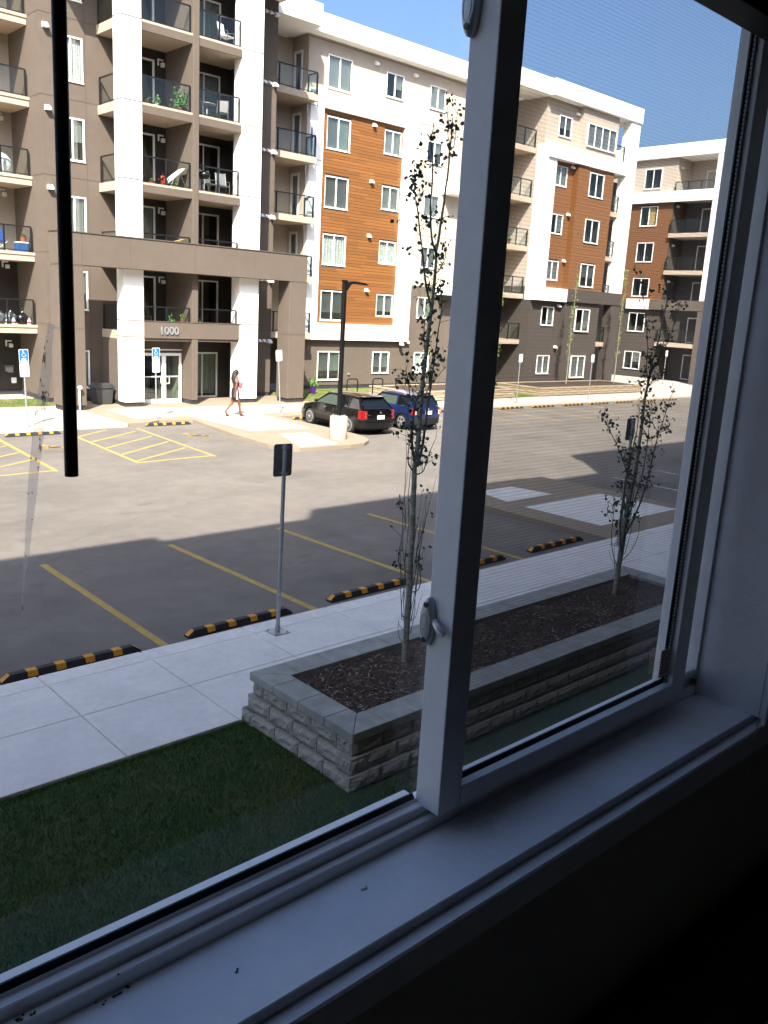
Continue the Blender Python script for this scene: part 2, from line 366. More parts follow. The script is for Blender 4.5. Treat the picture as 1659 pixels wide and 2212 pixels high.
def dup(o, loc, rz=0, label=None, group=None):
    c = copy_tree(o); c.location = loc; c.rotation_euler = (0, 0, rz)
    if label: c['label'] = label
    if group: c['group'] = group
    return c

# ---------------------------------------------------------------- ground
g = MB(); g.quad((-900, -900, -.06), (1500, -900, -.06), (1500, 1500, -.06), (-900, 1500, -.06)); struct(g.build('ground', 'earth'))
g = MB(); g.quad((-40, 9.5, 0), (110, 9.5, 0), (110, 60, 0), (-40, 60, 0)); struct(g.build('parking_lot_asphalt', 'asphalt'))
def sheet(name, pts, m, z, th=.0, kind=True, parent=None):
    b = MB(); b.prism([(p[0], p[1]) for p in pts], 'z', z-max(th, .003), z); o = b.build(name, m, parent)
    if kind and parent is None: struct(o)
    return o
# near sidewalk: slabs with open joints over a bed
pav = struct(MB().box(-12, 40, 7.46, 9.86, -.05, .085).build('near_pavement', 'joint'))
jx = [-11.2+1.46*i for i in range(-1, 36)]
# joints surveyed at x = 3.60, 4.95, 6.52, 8.07 ...
jx = [3.60+1.46*i for i in range(-10, 0)]+[3.60, 4.95, 6.52, 8.07]+[8.07+1.52*i for i in range(1, 18)]
for a, b_ in zip(jx[:-1], jx[1:]):
    for y0, y1 in ((7.47, 8.565), (8.575, 9.525)):
        MB().box(a+.005, b_-.005, y0, y1, .02, .12).build('slab', 'walk', pav, bevel=.006)
for i, (a, b_) in enumerate(zip(jx[:-1], jx[1:])):
    MB().box(a+.003, b_-.003, 9.53, 9.86, -.02, .118).build('kerb_stone', 'kerb', pav, bevel=.015)
# near lawn + grass blades
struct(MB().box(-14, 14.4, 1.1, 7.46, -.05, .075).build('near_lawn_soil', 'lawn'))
def grass(name, areas, n, h, m, z, label, rnd, wmin=.0022, wmax=.0045):
    vs = []; fs = []
    tot = sum((a[1]-a[0])*(a[3]-a[2])*a[4] for a in areas)
    for a in areas:
        k = int(n*(a[1]-a[0])*(a[3]-a[2])*a[4]/tot)
        for _ in range(k):
            x = rnd.uniform(a[0], a[1]); y = rnd.uniform(a[2], a[3]); t = rnd.uniform(0, pi*2); hh = h*rnd.uniform(.55, 1.25); ln = rnd.uniform(.1, .75)*hh; t2 = rnd.uniform(0, pi*2); ww = rnd.uniform(wmin, wmax)
            dx, dy = cos(t)*ww, sin(t)*ww; i = len(vs)
            vs += [(x-dx, y-dy, z), (x+dx, y+dy, z), (x+cos(t2)*ln, y+sin(t2)*ln, z+hh)]; fs.append((i, i+1, i+2))
    me = bpy.data.meshes.new(name); me.from_pydata(vs, [], fs); me.materials.append(M[m]); me.update()
    o = bpy.data.objects.new(name, me); C.objects.link(o); tag(o, label, 'grass', kind='stuff'); return o
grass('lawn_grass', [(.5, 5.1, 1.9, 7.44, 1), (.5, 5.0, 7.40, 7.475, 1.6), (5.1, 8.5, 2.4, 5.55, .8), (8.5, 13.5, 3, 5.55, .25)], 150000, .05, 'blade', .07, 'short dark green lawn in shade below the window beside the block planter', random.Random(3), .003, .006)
# litter flecks on the grass
# far pavements (z .12) ------------------------------------------------
KZ = .12
def slabp(name, pts, m, z=KZ): return sheet(name, pts, m, z, th=z+.03)
slabp('far_sidewalk', [(-30, 29.05), (14.2, 29.05), (14.2, 34.6), (-30, 34.6)], 'walkfar')
slabp('entrance_path', [(-30, 37.4), (14.1, 37.4), (14.1, 40.5), (-30, 40.5)], 'walkfar')
struct(MB().box(-30, 14.4, 34.6, 37.4, -.02, .10).build('far_lawn_soil', 'lawnfar'))
grass('far_lawn_grass', [(6, 14.4, 34.6, 37.35, 1)], 14000, .06, 'bladefar', .09, 'sunny green lawn strip left of the entrance frame by the far wall', random.Random(8), .008, .014)
# entrance plaza in exposed aggregate, its kerbed island running out into the lot
isl = [(14.203, 29.1), (15.1, 29.15), (15.7, 29.5), (17.0, 29.25), (16.75, 27.5), (16.42, 25.2), (16.3, 23.2), (16.4, 22.5), (16.8, 22.15), (18.9, 22.05), (19.6, 22.15), (20.2, 22.6), (20.6, 23.3), (20.75, 24.2), (20.8, 27.0), (20.85, 29.0), (31, 29.0), (31, 32.2), (25.5, 32.2), (25.5, 35.795), (14.203, 35.795)]
slabp('entrance_plaza', isl, 'aggregate')
def inlay(pts, name='pale_concrete_inlay'): sheet(name, pts, 'walkfar', KZ+.006, th=.006)
q = [onz(*p, .12) for p in ((649.7, 965.1), (730, 958.8), (663.6, 935), (603, 937))]
inlay([(p.x, p.y) for p in q])
inlay([(17.45, 26.0), (20.0, 25.8), (20.45, 30.0), (24.4, 30.0), (24.4, 31.2), (30.9, 31.2), (30.9, 31.8), (24.6, 32.3), (15.2, 33.0), (15.05, 30.1), (17.4, 30.35)])
slabp('far_row_sidewalk', [(31.003, 28.95), (62, 28.95), (62, 31.35), (31.003, 31.35)], 'walkfar')
slabp('wing_sidewalk', [(54.6, 31.353), (62, 31.353), (66.9, 37), (66.9, 46), (62.5, 46), (54.6, 36)], 'walkfar')
struct(MB().box(25.503, 41.9, 32.203, 38.19, -.02, .10).build('middle_lawn_soil', 'lawnfar'))
grass('middle_lawn_grass', [(25.6, 31.2, 32.3, 38, 1), (39.8, 41.8, 31.6, 35, 1)], 16000, .06, 'bladefar', .09, 'dry yellow green lawn with the bike racks behind the parked cars', random.Random(9), .008, .014)
sheet('lawn_patch', [(39.6, 31.353), (41.9, 31.353), (41.9, 36), (39.6, 36)], 'lawnfar', .11, .1)
# near island on the right, mirror of the far one
ni = [(15.9, 9.863), (20.62, 9.863), (20.62, 14.2), (20.3, 14.9), (19.6, 15.25), (17.4, 15.3), (16.4, 14.9), (15.9, 13.9)]
slabp('near_island', ni, 'aggregate')
sheet('near_island_inlay', [(16.75, 10.61), (20.12, 10.61), (19.92, 12.78), (16.7, 12.78)], 'walk', KZ+.006, .006)
sheet('near_island_inlay', [(16.75, 13.4), (18.62, 13.4), (18.38, 14.6), (17.0, 14.6)], 'walk', KZ+.006, .006)
# oil spots, patches and grit on the lot
M['oil'] = mat('oil_spot', (.050, .046, .042), .7, .25, 6)
rs = random.Random(17)
for (x, y, r_) in ((9.4, 12.2, .42), (4.0, 12.6, .30), (6.9, 11.9, .24), (12.1, 12.4, .30), (3.2, 11.2, .20), (6.6, 18.2, .18), (11.6, 20.4, .22), (24.6, 22.6, .25), (15.5, 19.3, .16), (8.6, 22.0, .2)):
    n = 14; pts = [(x+r_*(.55+.6*rs.random())*cos(2*pi*i/n), y+r_*.7*(.55+.6*rs.random())*sin(2*pi*i/n)) for i in range(n)]
    b = MB()
    for k in range(rs.randint(6, 12)):
        a = rs.uniform(0, 6.28); d = r_*abs(rs.gauss(0, .55)); q_ = r_*rs.uniform(.02, .09); cx, cy = x+d*cos(a), y+d*.8*sin(a)
        b.poly([(cx+q_*cos(t*pi/4)*rs.uniform(.7, 1.2), cy+q_*sin(t*pi/4)*rs.uniform(.7, 1.2), .0015+.0001*k) for t in range(8)])
    struct(b.build('oil_spots', 'oil'))
# painted lines
def line(p, q_, wd=.11, m='line', z=.004, name='painted_line'):
    p = Vector(p); q_ = Vector(q_); d = (q_-p).normalized(); n = Vector((-d.y, d.x))*wd/2
    b = MB(); b.prism([tuple(p-n), tuple(q_-n), tuple(q_+n), tuple(p+n)], 'z', .0005, z); struct(b.build(name, m))
for x0, x1 in ((5.49, 5.44), (7.95, 8.07), (10.5, 10.66), (13.1, 13.3)): line((x0, 14.55), (x1, 9.95), .125)
line((23.05, 14.4), (23.15, 9.95), .1, 'linew'); line((25.6, 14.35), (25.7, 9.95), .1, 'linew'); line((28.2, 14.3), (28.3, 9.95), .1, 'linew')
line((2.85, 14.5), (2.85, 9.95), .125)
for x in (23.2, 25.85, 28.45, 31.1, 33.7, 36.3, 38.95, 41.5, 44.1, 46.7, 49.3, 51.9): line((x, 28.7), (x-.15, 23.9), .1, z=.0042)
# hatched aisles
def hatch(xl0, xr0, xl1, xr1, y0, y1, diag):
    line((xl0, y0), (xl1, y1), .11); line((xr0, y0+.0), (xr1, y1), .11); line((xl0-.05, y0-.02), (xr0+.05, y0+.12), .11, z=.0045)
    for a, b_ in diag: line(a, b_, .10, z=.0048)
hatch(11.35, 13.9, 11.75, 14.35, 22.6, 28.6, [((11.6, 26.36), (13.97, 28.0)), ((11.55, 25.16), (13.97, 26.8)), ((11.5, 23.95), (13.94, 25.58)), ((11.45, 22.84), (13.84, 24.3)), ((11.7, 27.55), (13.2, 28.65))])
hatch(6.4, 8.9, 6.9, 9.35, 22.35, 28.4, [((6.8, 26.3), (9.2, 27.9)), ((6.7, 25.1), (9.1, 26.7)), ((6.6, 23.9), (9.05, 25.45)), ((6.5, 22.7), (8.95, 24.2))])
def wheelchair(cx, cy, s, name, m='line', z0=.004, vertical=False):
    """wheelchair symbol from rings and strokes; s = height"""
    segs = []
    def arc(ax_, ay, r, a0, a1, n=12): return [(ax_+r*cos(radians(a0+(a1-a0)*i/n)), ay+r*sin(radians(a0+(a1-a0)*i/n))) for i in range(n+1)]
    segs.append(arc(.0, -.18, .26, 100, 375, 16)); segs.append([(-.10, .30), (-.04, .02), (.16, .02)]); segs.append([(-.04, .02), (.20, .02), (.30, -.28), (.40, -.24)]); segs.append([(-.08, .18), (.12, .16)])
    hd = arc(-.12, .42, .05, 0, 360, 8)
    b = MB()
    def P(x, y): return (cx+x*s, cy+y*s)
    for sg in segs:
        for (a, c_) in zip(sg[:-1], sg[1:]):
            p = Vector(a); q_ = Vector(c_); d = (q_-p).normalized(); n = Vector((-d.y, d.x))*.042; p = p-d*.015; q_ = q_+d*.015
            b.v += []; pts = [p-n, q_-n, q_+n, p+n]; b.poly([P(*t) for t in pts] if False else [(P(*t)[0], P(*t)[1], z0) for t in pts])
    b.poly([(P(*t)[0], P(*t)[1], z0) for t in [(-.12+.085*cos(i*pi/5), .42+.085*sin(i*pi/5)) for i in range(10)]])
    return b
for cx, cy in ((10.25, 25.9), (15.45, 26.4)):
    struct(wheelchair(cx, cy, 1.15, 'x', z0=.0052).build('painted_wheelchair_symbol', 'line'))

# ---------------------------------------------------------------- windows for the far buildings
WCACHE = {}
def window(parent, w, h, loc, rz=0, style='blind', panes=2, depth=.14, frame=.055, name='window', door=False, gl='winglass'):
    """local frame: x 0..w, z 0..h, outward -y; one mesh for the frame, sub-parts for panes and blinds"""
    key = (round(w, 2), round(h, 2), style, panes, door)
    if key not in WCACHE:
        f = MB(); f.box(0, w, -.02, .07, 0, frame); f.box(0, w, -.02, .07, h-frame, h); f.box(0, frame, -.02, .07, frame, h-frame); f.box(w-frame, w, -.02, .07, frame, h-frame)
        mu = .05
        for i in range(1, panes): x = w*i/panes; f.box(x-mu/2, x+mu/2, -.012, .06, frame, h-frame)
        if not door: f.box(-.02, w+.02, -.045, -.021, -.03, .015)
        fo = f.build('w', 'frameout', mesh_only=True)
        p = MB().box(frame, w-frame, .028, .034, frame, h-frame).build('pane', gl, mesh_only=True)
        sub = [('pane', p)]
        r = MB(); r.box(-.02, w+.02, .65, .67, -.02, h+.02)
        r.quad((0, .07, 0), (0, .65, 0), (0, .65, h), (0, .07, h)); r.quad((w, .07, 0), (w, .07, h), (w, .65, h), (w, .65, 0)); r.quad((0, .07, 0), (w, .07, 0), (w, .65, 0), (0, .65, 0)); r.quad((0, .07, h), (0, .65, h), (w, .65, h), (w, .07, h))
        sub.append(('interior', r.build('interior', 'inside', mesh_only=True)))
        st, _, amt = style.partition(':'); amt = float(amt) if amt else 1.0
        def slats(x0, x1, z0, z1, m, nm='blind'):
            b = MB(); z = z1; n = max(4, int((z1-z0)/.055))
            for i in range(n):
                za = z1-(z1-z0)*i/n; b.quad((x0, .10, za), (x1, .10, za), (x1, .125, za-(z1-z0)/n*.82), (x0, .125, za-(z1-z0)/n*.82))
            b.box(x0, x1, .09, .13, z1-.03, z1+.0)
            sub.append((nm, b.build(nm, m, mesh_only=True)))
        fr = frame+.01
        if st == 'blind': slats(fr, w-fr, h-fr-(h-2*fr)*amt, h-fr, 'blindw')
        elif st == 'grey': slats(fr, w-fr, h-fr-(h-2*fr)*amt, h-fr, 'blindg')
        elif st == 'split':
            slats(fr, w/2, h-fr-(h-2*fr)*amt, h-fr, 'blindg'); slats(w/2, w-fr, h-fr-(h-2*fr)*amt, h-fr, 'blindgreen')
        elif st == 'half': slats(w/2, w-fr, h-fr-(h-2*fr)*amt, h-fr, 'blindw')
        elif st in ('curtain', 'ochre'):
            b = MB(); n = 16
            xs = [fr+(w-2*fr)*i/n for i in range(n+1)]
            if st == 'ochre': xs = [w*.45+(w*.4)*i/n for i in range(n+1)]
            for i in range(n):
                a = .10+.03*(i % 2); c_ = .10+.03*((i+1) % 2); b.quad((xs[i], a, fr), (xs[i+1], c_, fr), (xs[i+1], c_, h-fr), (xs[i], a, h-fr))
            sub.append(('curtain', b.build('curtain', 'curtain' if st == 'curtain' else 'ochre', mesh_only=True)))
        elif st == 'drape':
            b = MB(); n = 10
            for i in range(n):
                a = .10+.03*(i % 2); c_ = .10+.03*((i+1) % 2); x0 = fr+(w*.42)*i/n; x1 = fr+(w*.42)*(i+1)/n
                b.quad((x0, a, fr), (x1*.75, c_, fr), (x1, c_, h-fr), (x0, a, h-fr))
            sub.append(('curtain', b.build('curtain', 'curtain', mesh_only=True)))
        WCACHE[key] = (fo, sub)
    fo, sub = WCACHE[key]
    o = bpy.data.objects.new(name, fo); C.objects.link(o); o.parent = parent; off = wloc(parent)
    o.location = (loc[0]-off[0], loc[1]-off[1], loc[2]-off[2]); o.rotation_euler = (0, 0, rz)
    for nm, me in sub:
        c_ = bpy.data.objects.new(nm, me); C.objects.link(c_); c_.parent = o
    return o
def cutwall(b, axis, c, a0, a1, z0, z1, holes, depth=.14, sgn=1):
    """wall sheet on plane axis=c facing away from sgn*depth, with rectangular holes (a0,a1,z0,z1)"""
    A = sorted({a0, a1}|{min(max(h[0], a0), a1) for h in holes}|{min(max(h[1], a0), a1) for h in holes}); Z = sorted({z0, z1}|{min(max(h[2], z0), z1) for h in holes}|{min(max(h[3], z0), z1) for h in holes})
    P = (lambda a, z, d=0: (a, c+d*sgn, z)) if axis == 'y' else (lambda a, z, d=0: (c+d*sgn, a, z))
    for i in range(len(A)-1):
        for j in range(len(Z)-1):
            ma, mz = (A[i]+A[i+1])/2, (Z[j]+Z[j+1])/2
            if any(h[0] < ma < h[1] and h[2] < mz < h[3] for h in holes): continue
            b.quad(P(A[i], Z[j]), P(A[i+1], Z[j]), P(A[i+1], Z[j+1]), P(A[i], Z[j+1]))
    for h in holes:
        x0, x1, q0, q1 = h
        if x1 <= a0 or x0 >= a1 or q1 <= z0 or q0 >= z1: continue
        q0 = max(q0, z0); q1 = min(q1, z1)
        b.quad(P(x0, q0), P(x0, q1), P(x0, q1, depth), P(x0, q0, depth)); b.quad(P(x1, q0), P(x1, q0, depth), P(x1, q1, depth), P(x1, q1))
        b.quad(P(x0, q0), P(x0, q0, depth), P(x1, q0, depth), P(x1, q0)); b.quad(P(x0, q1), P(x1, q1), P(x1, q1, depth), P(x0, q1, depth))
def railing(parent, pts, z, posts, h=1.05, glass=True):
    """top rail, bottom rail, posts and glass panels along a polyline; sub-parts of a balcony"""
    for a, b_ in zip(pts[:-1], pts[1:]):
        a = Vector((*a, 0)); b_ = Vector((*b_, 0)); d = (b_-a).normalized(); n = Vector((-d.y, d.x, 0))
        def bar(p, q_, z0, z1, wd, nm, m='rail'):
            bb = MB(); u = n*wd/2; v = [p-u, q_-u, q_+u, p+u]; bb.prism([(t.x, t.y) for t in v], 'z', z0, z1); return bb.build(nm, m, parent)
        bar(a, b_, z+h-.05, z+h, .065, 'top_rail'); bar(a, b_, z+.07, z+.10, .035, 'bottom_rail')
        bar(a+d*.02, b_-d*.02, z+.101, z+h-.051, .010, 'glass_panel', 'railglass')
        k = max(1, round((b_-a).length/posts))
        for i in range(k+1):
            p = a+(b_-a)*i/k; bar(p-d*.032, p+d*.032, z, z+h-.051, .055, 'post')
T = [0.15, 3.2, 6.1, 9.05, 12.0, 14.95]
def hood(parent, x, y, z, rz=0, n=1):
    for k in range(n):
        b = MB(); x0 = x+k*.27 if n > 1 else x
        s = .9 if k < n-1 else 1.25
        b.prism([(y, z), (y-.05*s, z), (y-.17*s, z-.10*s), (y-.17*s, z-.15*s), (y-.03, z-.15*s), (y, z-.15*s)], 'x', x0, x0+.16*s)
        b.build('vent_hood', 'hood', parent)
def wall_light(parent, x, y, z):
    b = MB(); b.box(x, x+.05, y-.06, y, z, z+.26); b.box(x+.05, x+.26, y-.05, y, z+.2, z+.26); b.box(x+.14, x+.27, y-.16, y, z-.04, z+.12)
    return b.build('wall_light', 'hood', parent)
def slider_door(parent, x1, y, z0, w=1.6, h=2.15, style='none'):
    return window(parent, w, h, (x1-w, y, z0), 0, style, 2, frame=.07, name='sliding_door', door=True, gl='doorglass')

# ---------------------------------------------------------------- main apartment building
AB = thing('apartment_building', 'long six storey brown, white and wood clad apartment building across the parking lot, numbered 1000', 'building', (30, 38, 0))
Yp, Yc, Yw = 35.8, 33.5, 38.2
# -- tower wall behind the balconies
holes = []
tw = [(14.85, 15.82, 16.0-.4, 17.25), (14.85, 15.82, 12.69, 14.32), (14.85, 15.82, 9.76, 11.37), (14.85, 15.82, 6.8, 8.41), (14.85, 15.82, 3.93, 5.5), (14.85, 15.82, .69, 2.27)]
holes += tw
drs = []
for k in range(1, 6):
    hd = {1: 5.5, 2: 8.41, 3: 11.33, 4: 14.23, 5: 17.15}[k]
    drs += [(17.2, 18.91, hd-2.12, hd), (20.45, 22.09, hd-2.12, hd)]
drs.append((20.45, 22.09, .14, 2.24))
b = MB(); cutwall(b, 'y', Yp, 17.2, 22.62, .3, 18.85, drs); b.build('balcony_back_wall', 'recess_shade', AB)  # bay back wall carries its shade as a darker colour
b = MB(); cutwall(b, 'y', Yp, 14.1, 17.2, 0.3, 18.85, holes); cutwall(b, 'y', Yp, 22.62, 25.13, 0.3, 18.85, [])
b.quad((14.1, 35.8, .3), (14.1, 35.8, 18.85), (14.1, 38.95, 18.85), (14.1, 38.95, .3)); b.quad((25.13, 35.8, .3), (25.13, 39.56, .3), (25.13, 39.56, 18.85), (25.13, 35.8, 18.85))
b.build('tower_wall', 'brown', AB)
MB().box(14.13, 17.9, 35.82, 38.9, 0, .31).build('plinth', 'plinth', AB)
MB().box(19.72, 25.1, 35.825, 38.9, 0, .31).build('plinth', 'plinth', AB)
stw = ['blind', 'curtain', 'half:.55', 'blind', 'blind:.6', 'blind']
for (x0, x1, z0, z1), st in zip(tw, stw): window(AB, x1-x0, z1-z0, (x0, Yp, z0), 0, st)
sty = ['none', 'drape', 'curtain', 'none', 'drape', 'none', 'none', 'curtain', 'none', 'curtain', 'curtain']
for (x0, x1, z0, z1), st in zip(drs, sty): slider_door(AB, x1, Yp, z0, x1-x0, z1-z0, st)
# panel joints on the tower
b = MB()
for z in (14.93, 12.02, 9.1, 6.15, 3.31): b.box(14.08, 16.4, 35.793, 35.81, z, z+.03); b.box(14.093, 14.11, 35.8, 36.9, z, z+.03); b.box(22.8, 25.14, 35.793, 35.81, z, z+.03)
for z0, z1 in ((12.05, 14.93), (9.13, 12.02), (14.96, 18.8), (6.2, 9.1), (3.34, 6.15), (.3, 3.31)): b.box(15.90, 15.92, 35.794, 35.81, z0, z1)
split_boxes(b, 'joint', 'joint', AB)
for z in (17.5, 14.57, 11.65, 8.73, 5.8, 2.9): hood(AB, 14.24, Yp, z, n=1); hood(AB, 24.36, Yp, z, n=3)
# -- recessed left stack
b = MB(); b.quad((4, 38.95, 6.1), (14.1, 38.95, 6.1), (14.1, 38.95, 18.85), (4, 38.95, 18.85)); b.build('recess_wall', 'beige', AB)
b = MB(); b.quad((4, 38.95, .3), (14.1, 38.95, .3), (14.1, 38.95, 6.1), (4, 38.95, 6.1)); b.build('recess_wall', 'recess_shade', AB)  # lower recess wall, shade painted into its colour
MB().box(4, 14.1, 38.90, 38.94, 0, .3).build('plinth', 'plinth', AB); MB().box(14.02, 14.13, 35.85, 38.94, 0, .3).build('plinth', 'plinth', AB)
for k in range(1, 6):
    s = MB().box(9.5, 14.095, 36.95, 38.945, T[k]-.34, T[k]).build('balcony', 'tan', AB, bevel=.01)
    MB().box(9.5, 14.098, 36.91, 36.949, T[k]-.09, T[k]+.02).build('edge_trim', 'tan', s)
    railing(s, [(9.7, 37.03), (14.0, 37.03)], T[k], 1.0)
for k in (0, 1, 2, 3, 4): wall_light(AB, 13.45, 38.94, T[k]+2.3 if k else 2.2)
b = MB(); b.box(13.35, 13.75, 38.86, 38.94, 1.34, 1.37); b.box(13.38, 13.5, 38.86, 38.94, 1.12, 1.3); b.box(13.5, 13.7, 38.84, 38.94, 1.08, 1.31); split_boxes(b, 'meter_box', 'steel', AB)
MB().box(13.62, 13.82, 38.80, 38.94, .62, .86).build('outlet_cover', 'hood', AB, bevel=.02)
# -- balcony bays with white columns and brown partition
def column(x0, x1, y0, y1, z0, z1, m, rev=(), nm='column'):
    o = MB().box(x0, x1, y0, y1, z0, z1).build(nm, m, AB, bevel=.012)
    if rev:
        jj = MB()
        for z in rev: jj.box(x0-.006, x1+.006, y0-.006, y1+.006, z, z+.042)
        split_boxes(jj, 'joint', 'jointw' if m == 'white' else 'joint', o)
    return o
revs = (2.98, 3.63, 9.1, 11.98, 14.92)
for z0, z1, nmx in ((.3, 5.66, 0), (6.0, 18.85, 1)):
    pass
column(16.29, 17.17, Yc, 34.12, .3, 18.85, 'white', revs); column(21.78, 22.80, Yc, 34.17, .3, 18.85, 'white', revs)
MB().box(16.33, 17.13, Yc+.05, 34.1, 0, .3).build('plinth', 'plinth', AB); MB().box(21.82, 22.76, Yc+.05, 34.1, 0, .3).build('plinth', 'plinth', AB)
column(19.42, 19.70, Yc, Yp-.003, .3, 18.85, 'brown', (), 'partition'); MB().box(19.45, 19.67, Yc+.05, Yp-.01, 0, .3).build('plinth', 'plinth', AB)
MB().box(22.62, 22.78, 34.175, Yp-.003, .05, 18.85).build('side_wall', 'recess_shade', AB)  # first one: bay side wall coloured dark to stand for shade
MB().box(16.41, 16.6, 34.125, 35.797, .3, 2.86).build('side_wall', 'brown', AB); MB().box(16.44, 16.6, 34.125, 35.79, 0, .299).build('plinth', 'plinth', AB)
for k in range(1, 6):
    for x0, x1, side in ((16.40, 19.417, True), (19.703, 22.615, False)):
        s = MB().box(x0, x1, Yc+.13, Yp-.004, T[k]-.34, T[k]).build('balcony', 'tan', AB)
        xa, xb = (17.175, 19.417) if side else (19.703, 21.775)
        MB().box(xa, xb, Yc+.05, Yc+.128, T[k]-.36, T[k]-.07).build('fascia', 'brown', s)
        MB().box(xa, xb, Yc+.045, Yc+.129, T[k]-.069, T[k]+.015).build('edge_trim', 'tan', s)
        railing(s, [(xa+.03, Yc+.20), (xb-.03, Yc+.20)], T[k], 1.05)
        if side: railing(s, [(16.46, 34.16), (16.46, Yp-.1)], T[k], 2)
    wall_light(AB, 19.05, Yp, T[k]+2.05)
    MB().lathe([(.05, 0), (.09, .03), (.08, .07), (.02, .09)], 8, (20.2+.12, Yp-.09, T[k]+2.5)).build('ceiling_lamp', 'hood', AB)
# entrance beam with number
MB().box(17.172, 21.778, Yc-.02, Yc+.04, 2.95, 3.63).build('entrance_beam', 'brown', AB, bevel=.008)
MB().box(17.172, 21.85, Yc-.04, Yc+.05, 3.632, 3.66).build('beam_cap', 'joint', AB)
def textmesh(s, size, m, parent, loc, rz=0, ext=.01, name='lettering', rx=pi/2, align='LEFT', bold=.0, sx=1):
    cu = bpy.data.curves.new(name, 'FONT'); cu.body = s; cu.size = size; cu.extrude = ext; cu.align_x = align; cu.offset = bold; cu.resolution_u = 3
    to = bpy.data.objects.new(name, cu); C.objects.link(to); bpy.context.view_layer.update()
    me = bpy.data.meshes.new_from_object(to); C.objects.unlink(to); bpy.data.objects.remove(to); me.materials.clear(); me.materials.append(M[m])
    o = bpy.data.objects.new(name, me); C.objects.link(o); o.rotation_euler = (rx, 0, rz); o.scale = (sx, 1, 1)
    if parent is not None:
        off = wloc(parent); o.parent = parent; o.location = (loc[0]-off[0], loc[1]-off[1], loc[2]-off[2])
    else: o.location = loc
    return o
textmesh('1000', .46, 'steel', AB, (17.83, Yc-.05, 3.12), ext=.02, name='house_number', bold=.008)
# entrance doors
dp = 34.32
fr = MB()
X0, X1, Z1 = 17.2, 19.36, 2.29
fr.box(X0, X1, dp, dp+.1, Z1-.12, Z1); fr.box(X1-.10, X1, dp, dp+.1, .12, Z1-.12); fr.box(18.42, 18.60, dp-.01, dp+.09, .12, Z1-.12); fr.box(X0, 18.42, dp, dp+.1, .12, .30); fr.box(18.60, X1-.10, dp, dp+.1, .12, .30)
fr.box(X0, 18.42, dp+.02, dp+.08, 1.25, 1.29); fr.box(18.6, X1-.1, dp+.02, dp+.08, 1.25, 1.29)
ed = fr.build('entrance_door', 'hood', AB, bevel=.006)
MB().box(X0, 18.42, dp+.045, dp+.052, .3, Z1-.12).build('pane', 'doorglass', ed); MB().box(18.6, X1-.1, dp+.045, dp+.052, .3, Z1-.12).build('pane', 'doorglass', ed)
for s, x in ((-1, 18.48), (1, 18.56)):
    MB().tube([(x, dp-.02, .98), (x+s*.03, dp-.07, .98), (x+s*.14, dp-.08, .98), (x+s*.16, dp-.08, 1.02), (x+s*.16, dp-.08, 1.24), (x+s*.14, dp-.08, 1.28), (x+s*.03, dp-.07, 1.28), (x, dp-.02, 1.28)], .018, 8).build('door_handle', 'wframe', ed, smooth=True)
MB().box(X0, X1+.04, dp+.02, dp+.1, Z1+.11, Z1+.16).build('door_header', 'hood', AB); MB().box(X0, X1+.05, dp+.03, dp+.12, Z1, 2.86).build('transom', 'brown2', AB)
b = MB(); b.quad((16.62, 37.5, .1), (19.4, 37.5, .1), (19.4, 37.5, 2.86), (16.62, 37.5, 2.86)); b.quad((19.40, 34.45, .1), (19.40, 37.5, .1), (19.40, 37.5, 2.86), (19.40, 34.45, 2.86)); b.build('lobby_wall', 'entry_floor', AB)
MB().box(16.62, 19.4, 34.45, 37.5, .05, .125).build('lobby_floor', 'roofm', AB)
MB().box(18.95, 19.3, 35.7, 36.0, .13, 1.0).build('lobby_pillar', 'entry_floor', AB)
# entrance frame
CF = MB(); CF.box(13.47, 25.13, 33.0, 33.90, 5.66, 6.84); CF.build('entrance_frame_beam', 'brown', AB, bevel=.012)
MB().box(13.44, 25.16, 32.97, 33.93, 6.842, 6.885).build('beam_cap', 'joint', AB)
for x0, x1, z1 in ((13.47, 14.43, 5.658), (24.17, 25.13, 5.658)):
    o = MB().box(x0, x1, 33.0, 33.9, .3, z1).build('entrance_frame_leg', 'brown', AB, bevel=.012)
    jj = MB(); jj.box(x0-.005, x1+.005, 32.995, 33.905, 5.62, 5.65); jj.box(x0-.005, x1+.005, 32.995, 33.905, 3.26, 3.3); split_boxes(jj, 'joint', 'joint', o)
    MB().box(x0+.05, x1-.05, 33.05, 33.85, 0, .3).build('plinth', 'plinth', AB)
jj = MB(); jj.box(16.36, 16.375, 32.996, 33.01, 5.66, 6.84); jj.box(19.25, 19.265, 32.996, 33.01, 5.66, 6.84); jj.box(22.2, 22.215, 32.996, 33.01, 5.66, 6.84); jj.box(14.38, 14.395, 32.996, 33.01, 5.66, 6.84); split_boxes(jj, 'joint', 'joint', AB)
# tower roof
MB().box(13.6, 25.3, 33.2, 41, 18.0, 18.95).build('roof', 'white', AB)
MB().box(4, 13.59, 36.6, 41, 17.9, 18.85).build('roof', 'white', AB)
